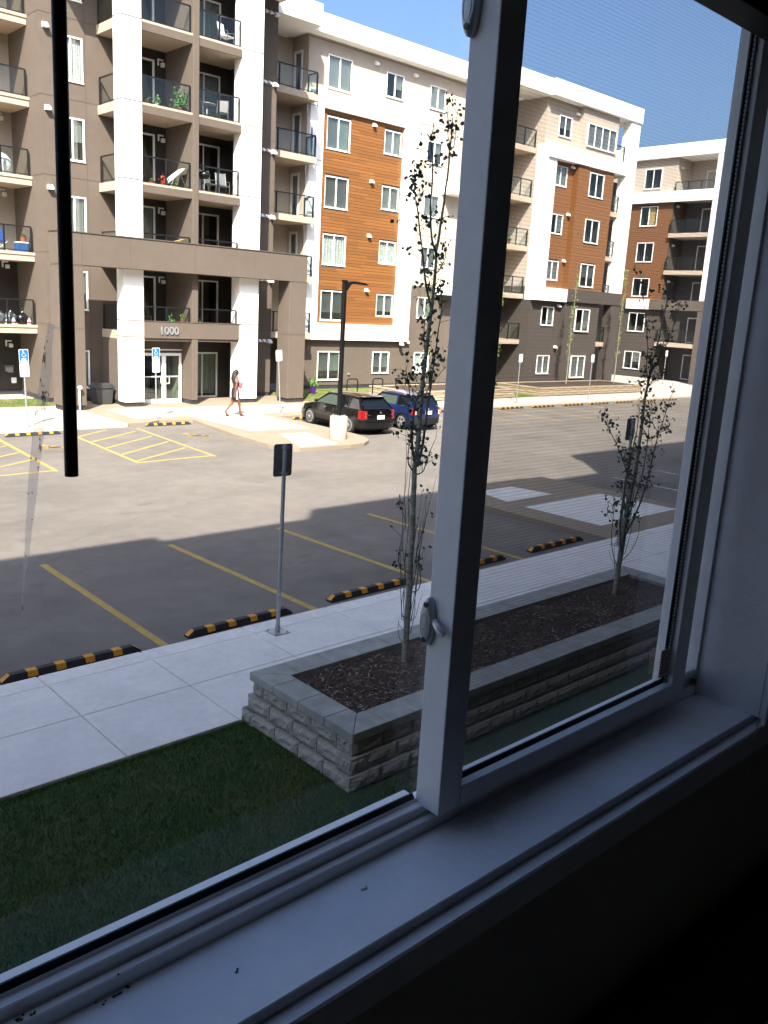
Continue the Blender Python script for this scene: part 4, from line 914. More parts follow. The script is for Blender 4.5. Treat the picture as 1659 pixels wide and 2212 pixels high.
# ---------------------------------------------------------------- planters
def blockwall(root, x0, x1, y0, y1, z0, courses, ch, bl, m, dep=.22, caph=.09, capw=.33, capm='cap', rough=.012, batter=.02, shorten=1.0, capl=.46, sides='LFRB'):
    rr = random.Random(int(x0*10)); meshes = []
    def rockmesh(L_, H_, D_):
        """split face block: outer face (-y) broken into a rough grid"""
        nx, nz = 7, 4; v = []; f = []
        for j in range(nz+1):
            for i in range(nx+1):
                e = (i in (0, nx)) or (j in (0, nz)); ch_ = .014 if e else -rr.uniform(0, rough*1.6)
                v.append((L_*i/nx, ch_, H_*j/nz))
        k = len(v)
        for j in range(nz):
            for i in range(nx): a = j*(nx+1)+i; f.append((a, a+1, a+nx+2, a+nx+1))
        v += [(0, D_, 0), (L_, D_, 0), (L_, D_, H_), (0, D_, H_)]
        a, b_, c_, d_ = 0, nx, nz*(nx+1)+nx, nz*(nx+1)
        f.append(tuple([k+3]+[d_+i for i in range(nx+1)]+[k+2])[::-1]); f.append(tuple([j*(nx+1) for j in range(nz+1)]+[k+3, k])); f.append(tuple([k+1, k+2]+[nx+j*(nx+1) for j in range(nz, -1, -1)]))
        me = bpy.data.meshes.new('block'); me.from_pydata(v, [], f); me.materials.append(M[m]); me.update(); return me
    off = wloc(root)
    protos = [rockmesh(bl*.974, ch*.955, dep) for _ in range(5)]
    def run(p, q_, z, rz, stag):
        L_ = (Vector(q_)-Vector(p)).length; d = (Vector(q_)-Vector(p)).normalized(); s = 0; i = 0
        while s < L_-.02:
            l = bl if not (i == 0 and stag) else bl*.5
            l = min(l, L_-s)
            if l < .1: break
            me = rr.choice(protos); o = bpy.data.objects.new('block', me); C.objects.link(o); o.parent = root
            o.location = (p[0]+d.x*s-off[0], p[1]+d.y*s-off[1], z-off[2]); o.rotation_euler = (0, 0, rz); o.scale = (l/bl, 1, 1)
            s += l; i += 1
    for k in range(courses):
        o_ = (courses-1-k)*batter; z = z0+k*ch; a0, a1, b0, b1 = x0-o_, x1+o_, y0-o_, y1+o_
        if 'F' in sides: run((a0, b0), (a1, b0), z, 0, k % 2)
        if 'L' in sides: run((a0, b1), (a0, b0), z, -pi/2, (k+1) % 2)
        if 'R' in sides: run((a1, b0), (a1, b1), z, pi/2, (k+1) % 2)
        if 'B' in sides: run((a1, b1), (a0, b1), z, pi, k % 2)
    zt = z0+courses*ch; e = .03; g_ = .003
    X0, X1_, Y0, Y1 = x0-e, x1+e, y0-e, y1+e; xi0, xi1, yi0, yi1 = X0+capw, X1_-capw, Y0+capw, Y1-capw
    def cap(pts): 
        MB().prism(pts, 'z', zt, zt+caph).build('cap_stone', capm, root, bevel=.006)
    def caps(horizontal, a0, a1, ya, yb, o0, o1, inner_first):
        n = max(1, round((a1-a0)/capl)); xs = [a0+(a1-a0)*i/n for i in range(n+1)]
        for i in range(n):
            p, q_ = xs[i]+g_, xs[i+1]-g_
            if horizontal: cap([(p, ya), (q_, ya), (q_, yb), (p, yb)])
            else: cap([(ya, p), (yb, p), (yb, q_), (ya, q_)])
    def mitre(cx, cy, sx, sy):
        w_ = capw; L2 = w_+.12
        cap([(cx+g_*sx, cy), (cx+sx*L2-g_*sx, cy), (cx+sx*L2-g_*sx, cy+sy*w_), (cx+sx*(w_+g_), cy+sy*w_)][::(1 if sx*sy > 0 else -1)])
        cap([(cx, cy+g_*sy), (cx+sx*w_, cy+sy*(w_+g_)), (cx+sx*w_, cy+sy*(L2-g_)), (cx, cy+sy*(L2-g_))][::(1 if sx*sy > 0 else -1)])
    for cx, cy, sx, sy in ((X0, Y0, 1, 1), (X1_, Y0, -1, 1), (X0, Y1, 1, -1), (X1_, Y1, -1, -1)): mitre(cx, cy, sx, sy)
    L2 = capw+.12
    caps(True, X0+L2, X1_-L2, Y0, Y0+capw, 0, 0, 0); caps(True, X0+L2, X1_-L2, Y1-capw, Y1, 0, 0, 0)
    caps(False, Y0+L2, Y1-L2, X0, X0+capw, 0, 0, 0); caps(False, Y0+L2, Y1-L2, X1_-capw, X1_, 0, 0, 0)
    return xi0, xi1, yi0, yi1, zt
np_ = thing('planter', 'long raised grey block planter with wood chip mulch on the near lawn', 'planter', (5, 5.7, .1))
xi0, xi1, yi0, yi1, zt = blockwall(np_, 5.09, 12.58, 5.70, 7.43, .08, 3, .165, .42, 'block', dep=.24, caph=.095, batter=.045)
# mulch bed: bumpy soil plus chips
def bed(root, x0, x1, y0, y1, z, nx, ny, amp, rnd, m='soil'):
    v = []; f = []
    for j in range(ny+1):
        for i in range(nx+1): v.append((x0+(x1-x0)*i/nx, y0+(y1-y0)*j/ny, z+amp*(rnd.random()-.5)))
    for j in range(ny):
        for i in range(nx): a = j*(nx+1)+i; f.append((a, a+1, a+nx+2, a+nx+1))
    b = MB(); b.v = v; b.f = f; return b.build('mulch_bed', m, root)
bed(np_, xi0-.02, xi1+.02, yi0-.02, yi1+.02, zt+.035, 150, 34, .03, random.Random(4))
rn = random.Random(6); b = MB(); b_pale = MB(); b_dark = b
for _ in range(11000):
    b = b_pale if rn.random() < .11 else b_dark
    x = xi0+.01+(xi1-xi0-.02)*rn.random()**1.25; y = rn.uniform(yi0+.02, yi1-.02); a = rn.uniform(0, pi); l = rn.uniform(.006, .030)*(1.8 if rn.random() < .06 else 1); wd = rn.uniform(.003, .0095); tz = rn.uniform(-.35, .35); z = zt+.045+rn.uniform(-.006, .022)
    u = Vector((cos(a)*cos(tz), sin(a)*cos(tz), sin(tz)))*l; n = Vector((-sin(a), cos(a), rn.uniform(-.5, .5)))*wd; c_ = Vector((x, y, z))
    i = len(b.v); h_ = Vector((0, 0, .003)); b.v += [tuple(c_-u-n), tuple(c_+u-n*.4), tuple(c_+u*.9+n), tuple(c_-u+n*.6), tuple(c_+h_)]; b.f += [(i, i+1, i+4), (i+1, i+2, i+4), (i+2, i+3, i+4), (i+3, i, i+4)]
b_dark.build('wood_chips', 'chip', np_, kind='stuff'); b_pale.build('pale_wood_chips', 'chip2', np_, kind='stuff')
# far retaining planters
for lab, x0, x1, y0, y1 in (('beige retaining planter with mulch behind the blue car', 31.3, 39.5, 31.8, 35.2), ('long beige retaining planter in front of the far wood clad facade', 41.95, 53.2, 31.8, 35.2)):
    t = thing('planter', lab, 'planter', (x0, y0, .1))
    blockwall(t, x0, x1, y0, y1, .08, 3, .14, 1.15, 'farblock', dep=.3, caph=.08, capw=.3, capm='farblock', rough=.008, batter=.03, capl=1.2, sides='LFR')
    bed(t, x0+.27, x1-.27, y0+.27, y1-.27, .56, 14, 6, .03, random.Random(3), 'soilfar' if 'soilfar' in M else 'soil')

# ---------------------------------------------------------------- trees
def leafquad(b, p, s, rnd, n=6):
    nrm = Vector((rnd.gauss(0, 1), rnd.gauss(0, 1), rnd.gauss(0, .6))).normalized(); a = nrm.orthogonal().normalized(); c_ = nrm.cross(a); ph = rnd.uniform(0, 6.28); i = len(b.v); el = rnd.uniform(.72, 1.0)
    fold = rnd.uniform(-.25, .25)*s
    for k in range(n):
        t = ph+2*pi*k/n; rr_ = s*(1 if k else 1.22); v = p+a*cos(t)*rr_+c_*sin(t)*rr_*el+nrm*(fold*abs(sin(t-ph)))
        b.v.append(tuple(v))
    b.f.append(tuple(range(i, i+n)))
def tree_from(name, label, base, branches, Y0, rnd, leafm='leaf', nleaf=260, ls=(.022, .038), zbase=.62, minz=1.6, dens=None, barkr=1.0, twigs=34):
    """branches: list of (survey points, start radius, end radius, depth drift)"""
    t = thing(name, label, 'tree', (base[0], base[1], zbase-.05))
    tips = []; tr = MB(); br_ = MB(); allp = []
    for bi, (pts, r0, r1, drift) in enumerate(branches):
        P = []
        for i, (u, v) in enumerate(pts):
            f = i/max(1, len(pts)-1); P.append(at(u, v, Y0+drift*f*(1.3-.3*f)+(rnd.uniform(-.015, .015) if i else 0)))
        # smooth subdivide
        Q = []
        for i in range(len(P)-1):
            p0 = P[max(i-1, 0)]; p1 = P[i]; p2 = P[i+1]; p3 = P[min(i+2, len(P)-1)]
            for s in range(4):
                q_ = s/4; Q.append(.5*((2*p1)+(-p0+p2)*q_+(2*p0-5*p1+4*p2-p3)*q_*q_+(-p0+3*p1-3*p2+p3)*q_**3))
        Q.append(P[-1]); k = len(Q); rad = [(r0+(r1-r0)*(i/(k-1))**.85)*(1+.06*rnd.uniform(-1, 1)) for i in range(k)]
        (tr if bi == 0 else br_).tube(Q, rad, 9 if bi == 0 else 6)
        for i, q_ in enumerate(Q):
            allp.append((q_, rad[i], i/(k-1), bi))
    tr.build('trunk', 'bark', t, smooth=True)
    lf = MB(); cand = [a for a in allp if a[0].z > minz and a[1] < .028]
    up = [c_ for c_ in cand]
    trunkpts = [a for a in allp if a[3] == 0]
    for k in range(20):                                       # thin shoots hugging the lower trunk
        a = rnd.choice([q for q in trunkpts if zbase+.15 < q[0].z < zbase+1.7]); p = a[0]; an = rnd.uniform(0, 6.28); o_ = rnd.uniform(.05, .16); hh = rnd.uniform(.5, 1.5); dv = Vector((cos(an), sin(an)*.8, 0))
        Q = [p, p+dv*o_*.6+Vector((0, 0, .03)), p+dv*o_+Vector((rnd.gauss(0, .01), 0, hh*.3)), p+dv*o_*1.1+Vector((rnd.gauss(0, .025)+.02, 0, hh*.65)), p+dv*o_*rnd.uniform(.8, 1.6)+Vector((rnd.gauss(0, .03)+.04, 0, hh))]
        br_.tube(Q, [.006, .005, .004, .003, .0015], 5)
        if rnd.random() < .5:
            for _ in range(rnd.randint(1, 4)): leafquad(lf, Q[-1]+Vector((rnd.gauss(0, .03), rnd.gauss(0, .03), rnd.gauss(0, .06))), rnd.uniform(.012, .022), rnd)
    nl = 0
    while nl < nleaf and up:
        q_, r_, f, bi = rnd.choice(up)
        if dens and rnd.random() > dens(q_.z, f, bi): continue
        d = Vector((rnd.uniform(-1, 1), rnd.uniform(-.7, .7), rnd.uniform(.1, 1.2))).normalized(); L_ = rnd.uniform(.06, .26)
        p1 = q_+d*L_*.5+Vector((0, 0, .01)); p2 = q_+d*L_+Vector((rnd.uniform(-.03, .03), 0, rnd.uniform(-.02, .05)))
        br_.tube([q_, p1, p2], [.003*barkr, .0022*barkr, .0013*barkr], 4, cap=False)
        for _ in range(rnd.randint(2, 6)):
            s = rnd.uniform(*ls); pp = p1.lerp(p2, rnd.uniform(.2, 1.1))+Vector((rnd.gauss(0, .03), rnd.gauss(0, .03), rnd.gauss(0, .03))); leafquad(lf, pp, s, rnd); nl += 1
    br_.build('branches', 'twig' if barkr >= 1 else 'bark', t, smooth=True)
    lf.build('foliage', leafm, t, kind='stuff')
    return t
def A(pts): return [((1500+x*.4518)/1.8228, (1000+y*.452)/1.8228) for x, y in pts]
def Bp(pts): return [((1450+x*.3028)/1.8228, (380+y*.3028)/1.8228) for x, y in pts]
def S(pts): return [(493.7+x*.33069, 932.6+y*.33069) for x, y in pts]
t1 = [(S([(1152, 1500), (1160, 1340), (1173, 1150), (1183, 950), (1194, 720), (1204, 520), (1210, 380)])+A([(290, 2010), (293, 1850), (318, 1700), (333, 1500), (348, 1300), (360, 1150), (375, 1000), (395, 850), (412, 700), (430, 560), (448, 420), (463, 280), (476, 120), (482, 20)])+Bp([(880, 2030), (915, 1850), (950, 1600), (985, 1380), (1005, 1200), (1030, 1050), (1050, 850), (1056, 700), (1075, 560), (1090, 400), (1100, 270)]), .041, .005, .05),
 (Bp([(880, 2030), (830, 1870), (810, 1600), (812, 1400), (830, 1150), (838, 900), (825, 700), (815, 560), (845, 420), (848, 340)]), .014, .004, -.15),
 (A([(440, 480), (415, 380), (390, 250), (375, 120), (362, 0)])+Bp([(720, 2200), (702, 2000), (670, 1750), (645, 1500), (615, 1350), (600, 1200), (602, 950), (605, 760)]), .015, .004, .22),
 (A([(292, 1800), (272, 1680), (270, 1560), (280, 1430), (292, 1330), (318, 1240), (335, 1195)]), .020, .007, -.12),
 (A([(318, 1850), (348, 1740), (372, 1600), (392, 1450), (410, 1300), (430, 1180), (448, 1050), (465, 920), (486, 780), (500, 660), (522, 540), (530, 420), (520, 330)]), .019, .004, .15),
 (A([(275, 1885), (240, 1825), (238, 1720), (255, 1600), (250, 1500)]), .010, .003, -.1),
 (A([(318, 1920), (370, 1890), (400, 1790), (440, 1690), (480, 1600)]), .008, .003, .2),
 (A([(380, 1250), (430, 1140), (500, 1060), (560, 985)]), .008, .003, .15), (A([(255, 1270), (243, 1150), (225, 1050), (205, 1010)]), .006, .003, -.15),
 (S([(1175, 925), (1120, 880), (1112, 800), (1140, 650), (1160, 500)]), .008, .003, -.1), (S([(1185, 1050), (1240, 1030), (1255, 950), (1240, 850), (1265, 700), (1290, 560)]), .008, .003, .12),
 (S([(1165, 1220), (1135, 1200), (1130, 1120), (1145, 1000), (1110, 850)]), .006, .003, -.08), (S([(1175, 1090), (1205, 1010), (1225, 880), (1235, 740), (1250, 600)]), .007, .003, .08),
 (S([(1160, 1225), (1215, 1220), (1245, 1120), (1270, 1055)]), .005, .002, .1), (S([(1150, 1305), (1120, 1270), (1108, 1240)]), .004, .002, 0), (S([(1140, 1370), (1118, 1350), (1107, 1290), (1112, 1230)]), .004, .002, 0),
 (A([(480, 170), (520, 120), (550, 60), (570, 0)]), .006, .003, .1), (A([(380, 850), (375, 700), (378, 560), (355, 420), (345, 380)]), .006, .003, -.1), (A([(390, 1050), (430, 980), (470, 860)]), .006, .003, .1),
 (Bp([(1060, 690), (1115, 640), (1130, 500), (1130, 420), (1145, 300), (1170, 180)]), .006, .002, .05), (Bp([(1060, 600), (1035, 500), (1040, 350), (1020, 200)]), .005, .002, .0), (Bp([(600, 1270), (560, 1200), (515, 1080), (515, 960)]), .005, .002, .1), (Bp([(640, 1430), (680, 1330), (715, 1250)]), .004, .002, .2)]
def dens1(z, f, bi): return .35 if z < 2.3 else (.8 if z < 3.2 else (1.0 if z < 5.2 else .75))
tree_from('aspen_tree', 'slender young aspen with sparse round leaves in the near planter, left of the window stile', (6.77, 6.74), t1, 6.74, random.Random(12), nleaf=860, dens=dens1, ls=(.014, .027))
def S2(pts): return [((2300+x*.656)/1.8228, (950+y*.656)/1.8228) for x, y in pts]
t2 = [(S2([(185, 2115), (203, 1980), (218, 1880), (235, 1760), (258, 1620), (285, 1480), (312, 1350), (330, 1220), (348, 1090), (362, 960), (378, 880), (395, 800), (410, 720), (440, 620), (462, 520), (490, 400), (500, 320)]), .044, .006, .1),
 (S2([(235, 1780), (290, 1680), (340, 1560), (380, 1430), (410, 1300), (440, 1180), (480, 1060), (510, 960), (545, 880)]), .018, .004, .3), (S2([(262, 1400), (225, 1290), (185, 1200), (150, 1130), (110, 1060)]), .008, .003, -.1),
 (S2([(195, 1950), (170, 1860), (165, 1750), (175, 1640), (165, 1580)]), .008, .003, -.1), (S2([(225, 1920), (280, 1860), (320, 1780), (335, 1700)]), .008, .003, .15), (S2([(222, 1860), (215, 1700), (238, 1520), (262, 1380), (290, 1250), (320, 1120), (335, 980)]), .015, .004, -.15),
 (S2([(245, 1700), (300, 1560), (345, 1420), (370, 1280), (385, 1160), (395, 1060), (410, 980)]), .012, .004, .2), (S2([(250, 1650), (240, 1520), (250, 1400), (290, 1300)]), .008, .003, .0), (S2([(385, 880), (375, 750), (382, 640), (370, 480), (355, 320), (360, 200)]), .010, .003, .1), (S2([(400, 790), (450, 700), (520, 560), (560, 420), (590, 300)]), .010, .003, .3),
 (S2([(345, 1100), (400, 1080), (450, 1150), (500, 1100)]), .006, .003, .2), (S2([(290, 1450), (350, 1500), (400, 1480)]), .005, .002, .2), (S2([(190, 1960), (160, 1900), (150, 1850)]), .004, .002, 0), (S2([(380, 880), (430, 840), (465, 830)]), .004, .002, .1)]
def dens2(z, f, bi): return .25 if z < 1.7 else 1.0
tree_from('aspen_tree', 'slender young aspen at the far end of the near planter, seen through the screened pane', (11.22, 6.72), t2, 6.72, random.Random(5), nleaf=1050, dens=dens2, ls=(.014, .025), minz=1.5)
def youngtree(label, x, y, h, rnd, n=260):
    t = thing('aspen_tree', label, 'tree', (x, y, .55), 'thin young trees in the far planters')
    tr = MB(); br_ = MB(); lf = MB(); P = [Vector((x+.06*sin(i*.9)*i/8, y, .5+h*i/10)) for i in range(11)]; tr.tube(P, [.045-.038*i/10 for i in range(11)], 6); tr.build('trunk', 'bark', t, smooth=True)
    for k in range(26):
        i = rnd.uniform(2, 9.5); p = P[int(i)].lerp(P[int(i)+1], i-int(i)); a = rnd.uniform(0, 6.28); L_ = rnd.uniform(.35, .8)*(1-.05*i); q_ = p+Vector((cos(a)*.28, sin(a)*.28, 1))*L_; br_.tube([p, p.lerp(q_, .5)+Vector((cos(a), sin(a), 0))*.05, q_], [.012, .008, .004], 4, cap=False)
        for _ in range(n//26): leafquad(lf, p.lerp(q_, rnd.uniform(.2, 1.1))+Vector((rnd.gauss(0, .06), rnd.gauss(0, .06), rnd.gauss(0, .08))), rnd.uniform(.03, .055), rnd, 5)
    br_.build('branches', 'bark', t); lf.build('foliage', 'leaf2', t, kind='stuff'); return t
youngtree('yellow green young tree beside the window stile in front of the brown wall', 32.9, 32.6, 5.6, random.Random(1))
youngtree('yellow green young tree at the left edge of the screened pane', 38.3, 32.4, 6.3, random.Random(2), 420)
youngtree('thin young tree in front of the lower middle window through the screen', 46.7, 33.4, 7.0, random.Random(3))
youngtree('thin young tree near the far brown corner column through the screen', 51.9, 33.2, 7.6, random.Random(4))
def shrub(name, label, cat, x, y, z, h, w_, m, n, rnd, ls, group=None):
    t = thing(name, label, cat, (x, y, z), group); br_ = MB(); lf = MB()
    for k in range(9):
        a = rnd.uniform(0, 6.28); q_ = Vector((x+cos(a)*w_*rnd.uniform(.3, 1), y+sin(a)*w_*rnd.uniform(.3, 1), z+h*rnd.uniform(.5, 1))); p = Vector((x+rnd.uniform(-.05, .05), y, z)); mid = p.lerp(q_, .5)+Vector((0, 0, h*.12)); br_.tube([p, mid, q_], [.008, .006, .003], 4, cap=False)
        for _ in range(n//9): leafquad(lf, mid.lerp(q_, rnd.uniform(-.6, 1.1))+Vector((rnd.gauss(0, w_*.14), rnd.gauss(0, w_*.14), rnd.gauss(0, h*.06))), rnd.uniform(*ls), rnd, 5)
    br_.build('stems', 'twig', t); lf.build('foliage', m, t, kind='stuff'); return t
shrub('shrub', 'dark green shrub in the shade right of the entrance frame leg', 'shrub', 26.75, 35.6, .1, 1.7, .5, 'bushleaf', 330, random.Random(7), (.03, .055))
pp = thing('potted_plant', 'leafy green plant in a purple pot standing on the lawn by the wall', 'potted plant', (28.05, 36.0, .10))
MB().lathe([(.12, 0), (.15, .22), (.17, .3), (.175, .36), (.15, .36), (.13, .32)], 14, (28.05, 36.0, .10)).build('pot', 'purple', pp, smooth=True)
b = MB(); rn = random.Random(3)
for _ in range(110): leafquad(b, Vector((28.05+rn.gauss(0, .13), 36.0+rn.gauss(0, .13), .55+abs(rn.gauss(0, .16)))), rn.uniform(.035, .07), rn, 5)
b.build('foliage', 'potleaf', pp, kind='stuff')

# ---------------------------------------------------------------- litter bin, standpipe
tb = thing('litter_bin', 'dark plastic litter bin with a domed lid in the shade left of the white column', 'bin', (15.95, 34.75, .12))
tb.rotation_euler = (0, 0, 0)
MB().prism([(15.55, .12), (16.2, .12), (16.28, .78), (15.47, .78)], 'y', 34.5, 35.1).build('body', 'binp', tb, bevel=.02)
MB().prism([(15.43, .782), (16.32, .782), (16.32, .84), (16.15, 1.0), (15.6, 1.0), (15.43, .84)], 'y', 34.46, 35.14).build('lid', 'binp', tb, bevel=.02)
sp = thing('standpipe', 'white wall pipe with a round cap on the left entrance frame leg', 'pipe', (14.1, 32.9, .12))
MB().tube([(14.1, 32.9, .12), (14.1, 32.9, .95), (14.1, 32.94, 1.02), (14.1, 33.0, 1.04)], .035, 8).build('pipe', 'hood', sp, smooth=True)
MB().lathe([(.04, 0), (.075, .02), (.075, .1), (.03, .12)], 12, (14.1, 32.78, 1.03), 'y').build('cap', 'hood', sp, smooth=True)

# ---------------------------------------------------------------- cars
def car(name, label, cat, L_, W, prof, hip, paint, loc, rz, wheelr, wx, greens, rimkind, extra):
    """x forward, origin mid, ground z 0. prof(x)->(zbottom, ztop) of the lower body; greens = greenhouse stations (x, z, half width)"""
    t = thing(name, label, cat, (0, 0, 0))
    nst = 46; xs = [-L_/2+L_*i/(nst-1) for i in range(nst)]
    for w0 in wx:                                     # extra stations round the arches
        xs += [w0+(wheelr+.045)*cos(pi*i/10) for i in range(11)]
    xs = sorted(set(round(x, 4) for x in xs)); rows = 7; b = MB()
    def half(x, s):
        e = abs(x)/(L_/2); k = 1-.16*max(0, (e-.72)/.28)**2.2; k2 = 1-.05*(1-s)**2-.07*max(0, s-.62)/.38
        return W/2*k*k2
    def zb(x):
        z = prof(x)[0]
        for w0 in wx:
            d = abs(x-w0); a = wheelr+.045
            if d < a: z = max(z, wheelr+math.sqrt(max(0, a*a-d*d)))
        return z
    n = len(xs)
    for sg in (-1, 1):
        base = len(b.v)
        for x in xs:
            z0, z1 = zb(x), prof(x)[1]; zl = prof(x)[0]
            for j in range(rows+1):
                z = z0+(z1-z0)*j/rows; s = (z-zl)/(z1-zl); b.v.append((x, sg*half(x, s), z))
        for i in range(n-1):
            for j in range(rows):
                a = base+i*(rows+1)+j; q_ = (a, a+rows+1, a+rows+2, a+1); b.f.append(q_ if sg < 0 else q_[::-1])
    # top deck
    tb_ = len(b.v); cols = 6
    for x in xs:
        z1 = prof(x)[1]; h_ = half(x, 1)
        for j in range(cols+1):
            u = -1+2*j/cols; b.v.append((x, u*h_, z1+.035*(1-u*u)))
    for i in range(n-1):
        for j in range(cols): a = tb_+i*(cols+1)+j; b.f.append((a, a+cols+1, a+cols+2, a+1))
    for x, rev_ in ((xs[0], False), (xs[-1], True)):   # end caps
        z0, z1 = prof(x)[0], prof(x)[1]; m_ = len(b.v); rr_ = rows
        for j in range(rr_+1):
            s = j/rr_; h_ = half(x, s)
            for k in range(cols+1): u = -1+2*k/cols; bul = (.055*(1-u*u)+.015*sin(pi*s))*(-1 if not rev_ else 1); b.v.append((x+bul, u*h_, z0+(z1-z0)*s+(.035*(1-u*u) if j == rr_ else 0)))
        for j in range(rr_):
            for k in range(cols): a = m_+j*(cols+1)+k; q_ = (a, a+cols+1, a+cols+2, a+1); b.f.append(q_ if not rev_ else q_[::-1])
    b.build('body', paint, t, smooth=True)
    MB().box(-L_/2+.12, L_/2-.12, -W/2+.16, W/2-.16, .17, .5).build('underside', 'cartrim', t)
    # greenhouse: roof shell with pillars, glass as separate panes
    (xa, za, wa), (xb, zb_, wb), (xc, zc, wc), (xd, zd, wd) = greens   # rear base, rear roof, front roof, windscreen base
    g_ = MB(); ns = 9
    def roofpt(f, u):
        x = xb+(xc-xb)*f; z = zb_+(zc-zb_)*f+.045*sin(pi*f)+.02; h_ = (wb+(wc-wb)*f); return (x, u*h_, z+.03*(1-u*u)-.03*abs(u)**6)
    base = len(g_.v)
    for i in range(ns+1):
        for j in range(9): g_.v.append(roofpt(i/ns, -1+j/4))
    for i in range(ns):
        for j in range(8): a = base+i*9+j; g_.f.append((a, a+9, a+10, a+1))
    def pillar(p, q_, wd_, y_, y2, th=.03):
        g_.prism([(p[0]-wd_/2, p[1]), (p[0]+wd_/2, p[1]), (q_[0]+wd_/2, q_[1]), (q_[0]-wd_/2, q_[1])], 'y', 0, 1); k = len(g_.v)-8
        for i in range(8):
            v = g_.v[k+i]; outer = i >= 4; top = abs(v[2]-q_[1]) < 1e-6; yy = (y2 if top else y_); s = 1 if yy > 0 else -1; g_.v[k+i] = (v[0], yy-(0 if outer else s*th), v[2])
    for s in (-1, 1):
        pillar((xa+.06, za), (xb+.04, roofpt(0, 1)[2]-.01), extra.get('dpillar', .14), s*(wa-.005), s*(wb-.005)); pillar((xd-.03, zd), (xc-.02, roofpt(1, 1)[2]-.01), .06, s*(wd-.005), s*(wc-.005))
        for f in extra['pillars']:
            xm = xb+(xc-xb)*f; pillar((xm-.02, (za+zd)/2), (xm, roofpt(f, 1)[2]-.01), .06, s*((wa+wd)/2-.005), s*((wb+wc)/2-.005))
        g_.box(xb, xc, s*(wb+.005)-.02, s*(wb+.005)+.02, zb_-.03, zb_+.03)
    g_.build('roof', paint, t, smooth=True)
    def pane(pts, m_='carglass', nm='window_glass'): MB().poly(pts).build(nm, m_, t)
    for s in (-1, 1):
        fs = [0.03]+list(extra['pillars'])+[.97]; bots = [xa+.1]+[xb+(xc-xb)*f-.02 for f in extra['pillars']]+[xd-.1]
        for i in range(len(fs)-1):
            f0, f1 = fs[i], fs[i+1]; p0, p1 = roofpt(f0, 1), roofpt(f1, 1)
            zz = [za+(zd-za)*(bots[i]-xa)/(xd-xa), za+(zd-za)*(bots[i+1]-xa)/(xd-xa)]
            pane([(bots[i], s*(wa-.015), zz[0]), (bots[i+1], s*(wd-.015), zz[1]), (p1[0]-.01, s*(wc-.02), p1[2]-.06), (p0[0]+.01, s*(wb-.02), p0[2]-.06)], extra['side'][i] if 'side' in extra else 'carglass')
    pane([(xa+.0, -(wa-.09), za+.02), (xa+.0, wa-.09, za+.02), (xb+.02, wb-.10, zb_-.0), (xb+.02, -(wb-.10), zb_-.0)], 'carglass', 'rear_window'); pane([(xd, -(wd-.06), zd), (xc+.01, -(wc-.07), zc+.01), (xc+.01, wc-.07, zc+.01), (xd, wd-.06, zd)], 'carglass2', 'windscreen')
    MB().box(xb-extra.get('spoil', .05), xb+.15, -(wb-.06), wb-.06, zb_-.005, zb_+.04).build('roof_spoiler', paint, t, bevel=.015)
    # wheels
    for w0 in wx:
        for s in (-1, 1):
            y = s*(W/2-.115)
            ty = MB().lathe([(wheelr-.09, -.09), (wheelr-.03, -.10), (wheelr, -.07), (wheelr, .07), (wheelr-.03, .10), (wheelr-.09, .09)], 26, (w0, y, wheelr), 'y').build('wheel', 'tyre', t, smooth=True)
            rm = MB(); rr_ = wheelr-.085; yo = y+s*.0935
            n_sp = 5 if rimkind == 'five' else 14
            a_, b_ = (yo-.01, yo+.01) if s > 0 else (yo-.01, yo+.01)
            for k in range(24):
                t0, t1_ = 2*pi*k/24, 2*pi*(k+1)/24
                rm.quad((w0+rr_*cos(t0), yo, wheelr+rr_*sin(t0)), (w0+rr_*cos(t1_), yo, wheelr+rr_*sin(t1_)), (w0+(rr_-.03)*cos(t1_), yo+s*.006, wheelr+(rr_-.03)*sin(t1_)), (w0+(rr_-.03)*cos(t0), yo+s*.006, wheelr+(rr_-.03)*sin(t0)))
            sw = .055 if rimkind == 'five' else .013
            for k in range(n_sp):
                t0 = 2*pi*k/n_sp+.3; c0, s0 = cos(t0), sin(t0); q0 = sw*(.75 if rimkind == 'five' else 1); w1 = sw
                rm.quad((w0+.03*c0+s0*q0/2, yo+s*.012, wheelr+.03*s0-c0*q0/2), (w0+(rr_-.02)*c0+s0*w1/2, yo+s*.004, wheelr+(rr_-.02)*s0-c0*w1/2), (w0+(rr_-.02)*c0-s0*w1/2, yo+s*.004, wheelr+(rr_-.02)*s0+c0*w1/2), (w0+.03*c0-s0*q0/2, yo+s*.012, wheelr+.03*s0+c0*q0/2))
            rm.lathe([(.05, -.005 if s > 0 else -.02), (.05, .02 if s > 0 else .005)], 12, (w0, yo, wheelr), 'y')
            rm.build('rim', 'alloy', ty)
            MB().lathe([(rr_-.01, -.02), (rr_-.01, -.01)], 20, (w0, yo-s*.03, wheelr), 'y').build('brake_disc', 'cartrim', ty)
    # mirrors, handles
    for s in (-1, 1):
        MB().blob((xd-.28, s*(wd+.12), zd+.06), (.06, .10, .065), 8, 6).build('wing_mirror', paint, t, smooth=True)
        for hx_ in extra['handles']: MB().box(hx_-.09, hx_+.09, s*(W/2-.012)-.02, s*(W/2-.012)+.02, za-.14, za-.11).build('door_handle', extra.get('handlem', 'chrome'), t, bevel=.008)
        for dx in extra['seams']: MB().box(dx-.004, dx+.004, s*(W/2-.006)-.012, s*(W/2-.006)+.008, .32, za-.03).build('door_seam', 'cartrim', t)
    t.location = loc; t.rotation_euler = (0, 0, rz)
    return t
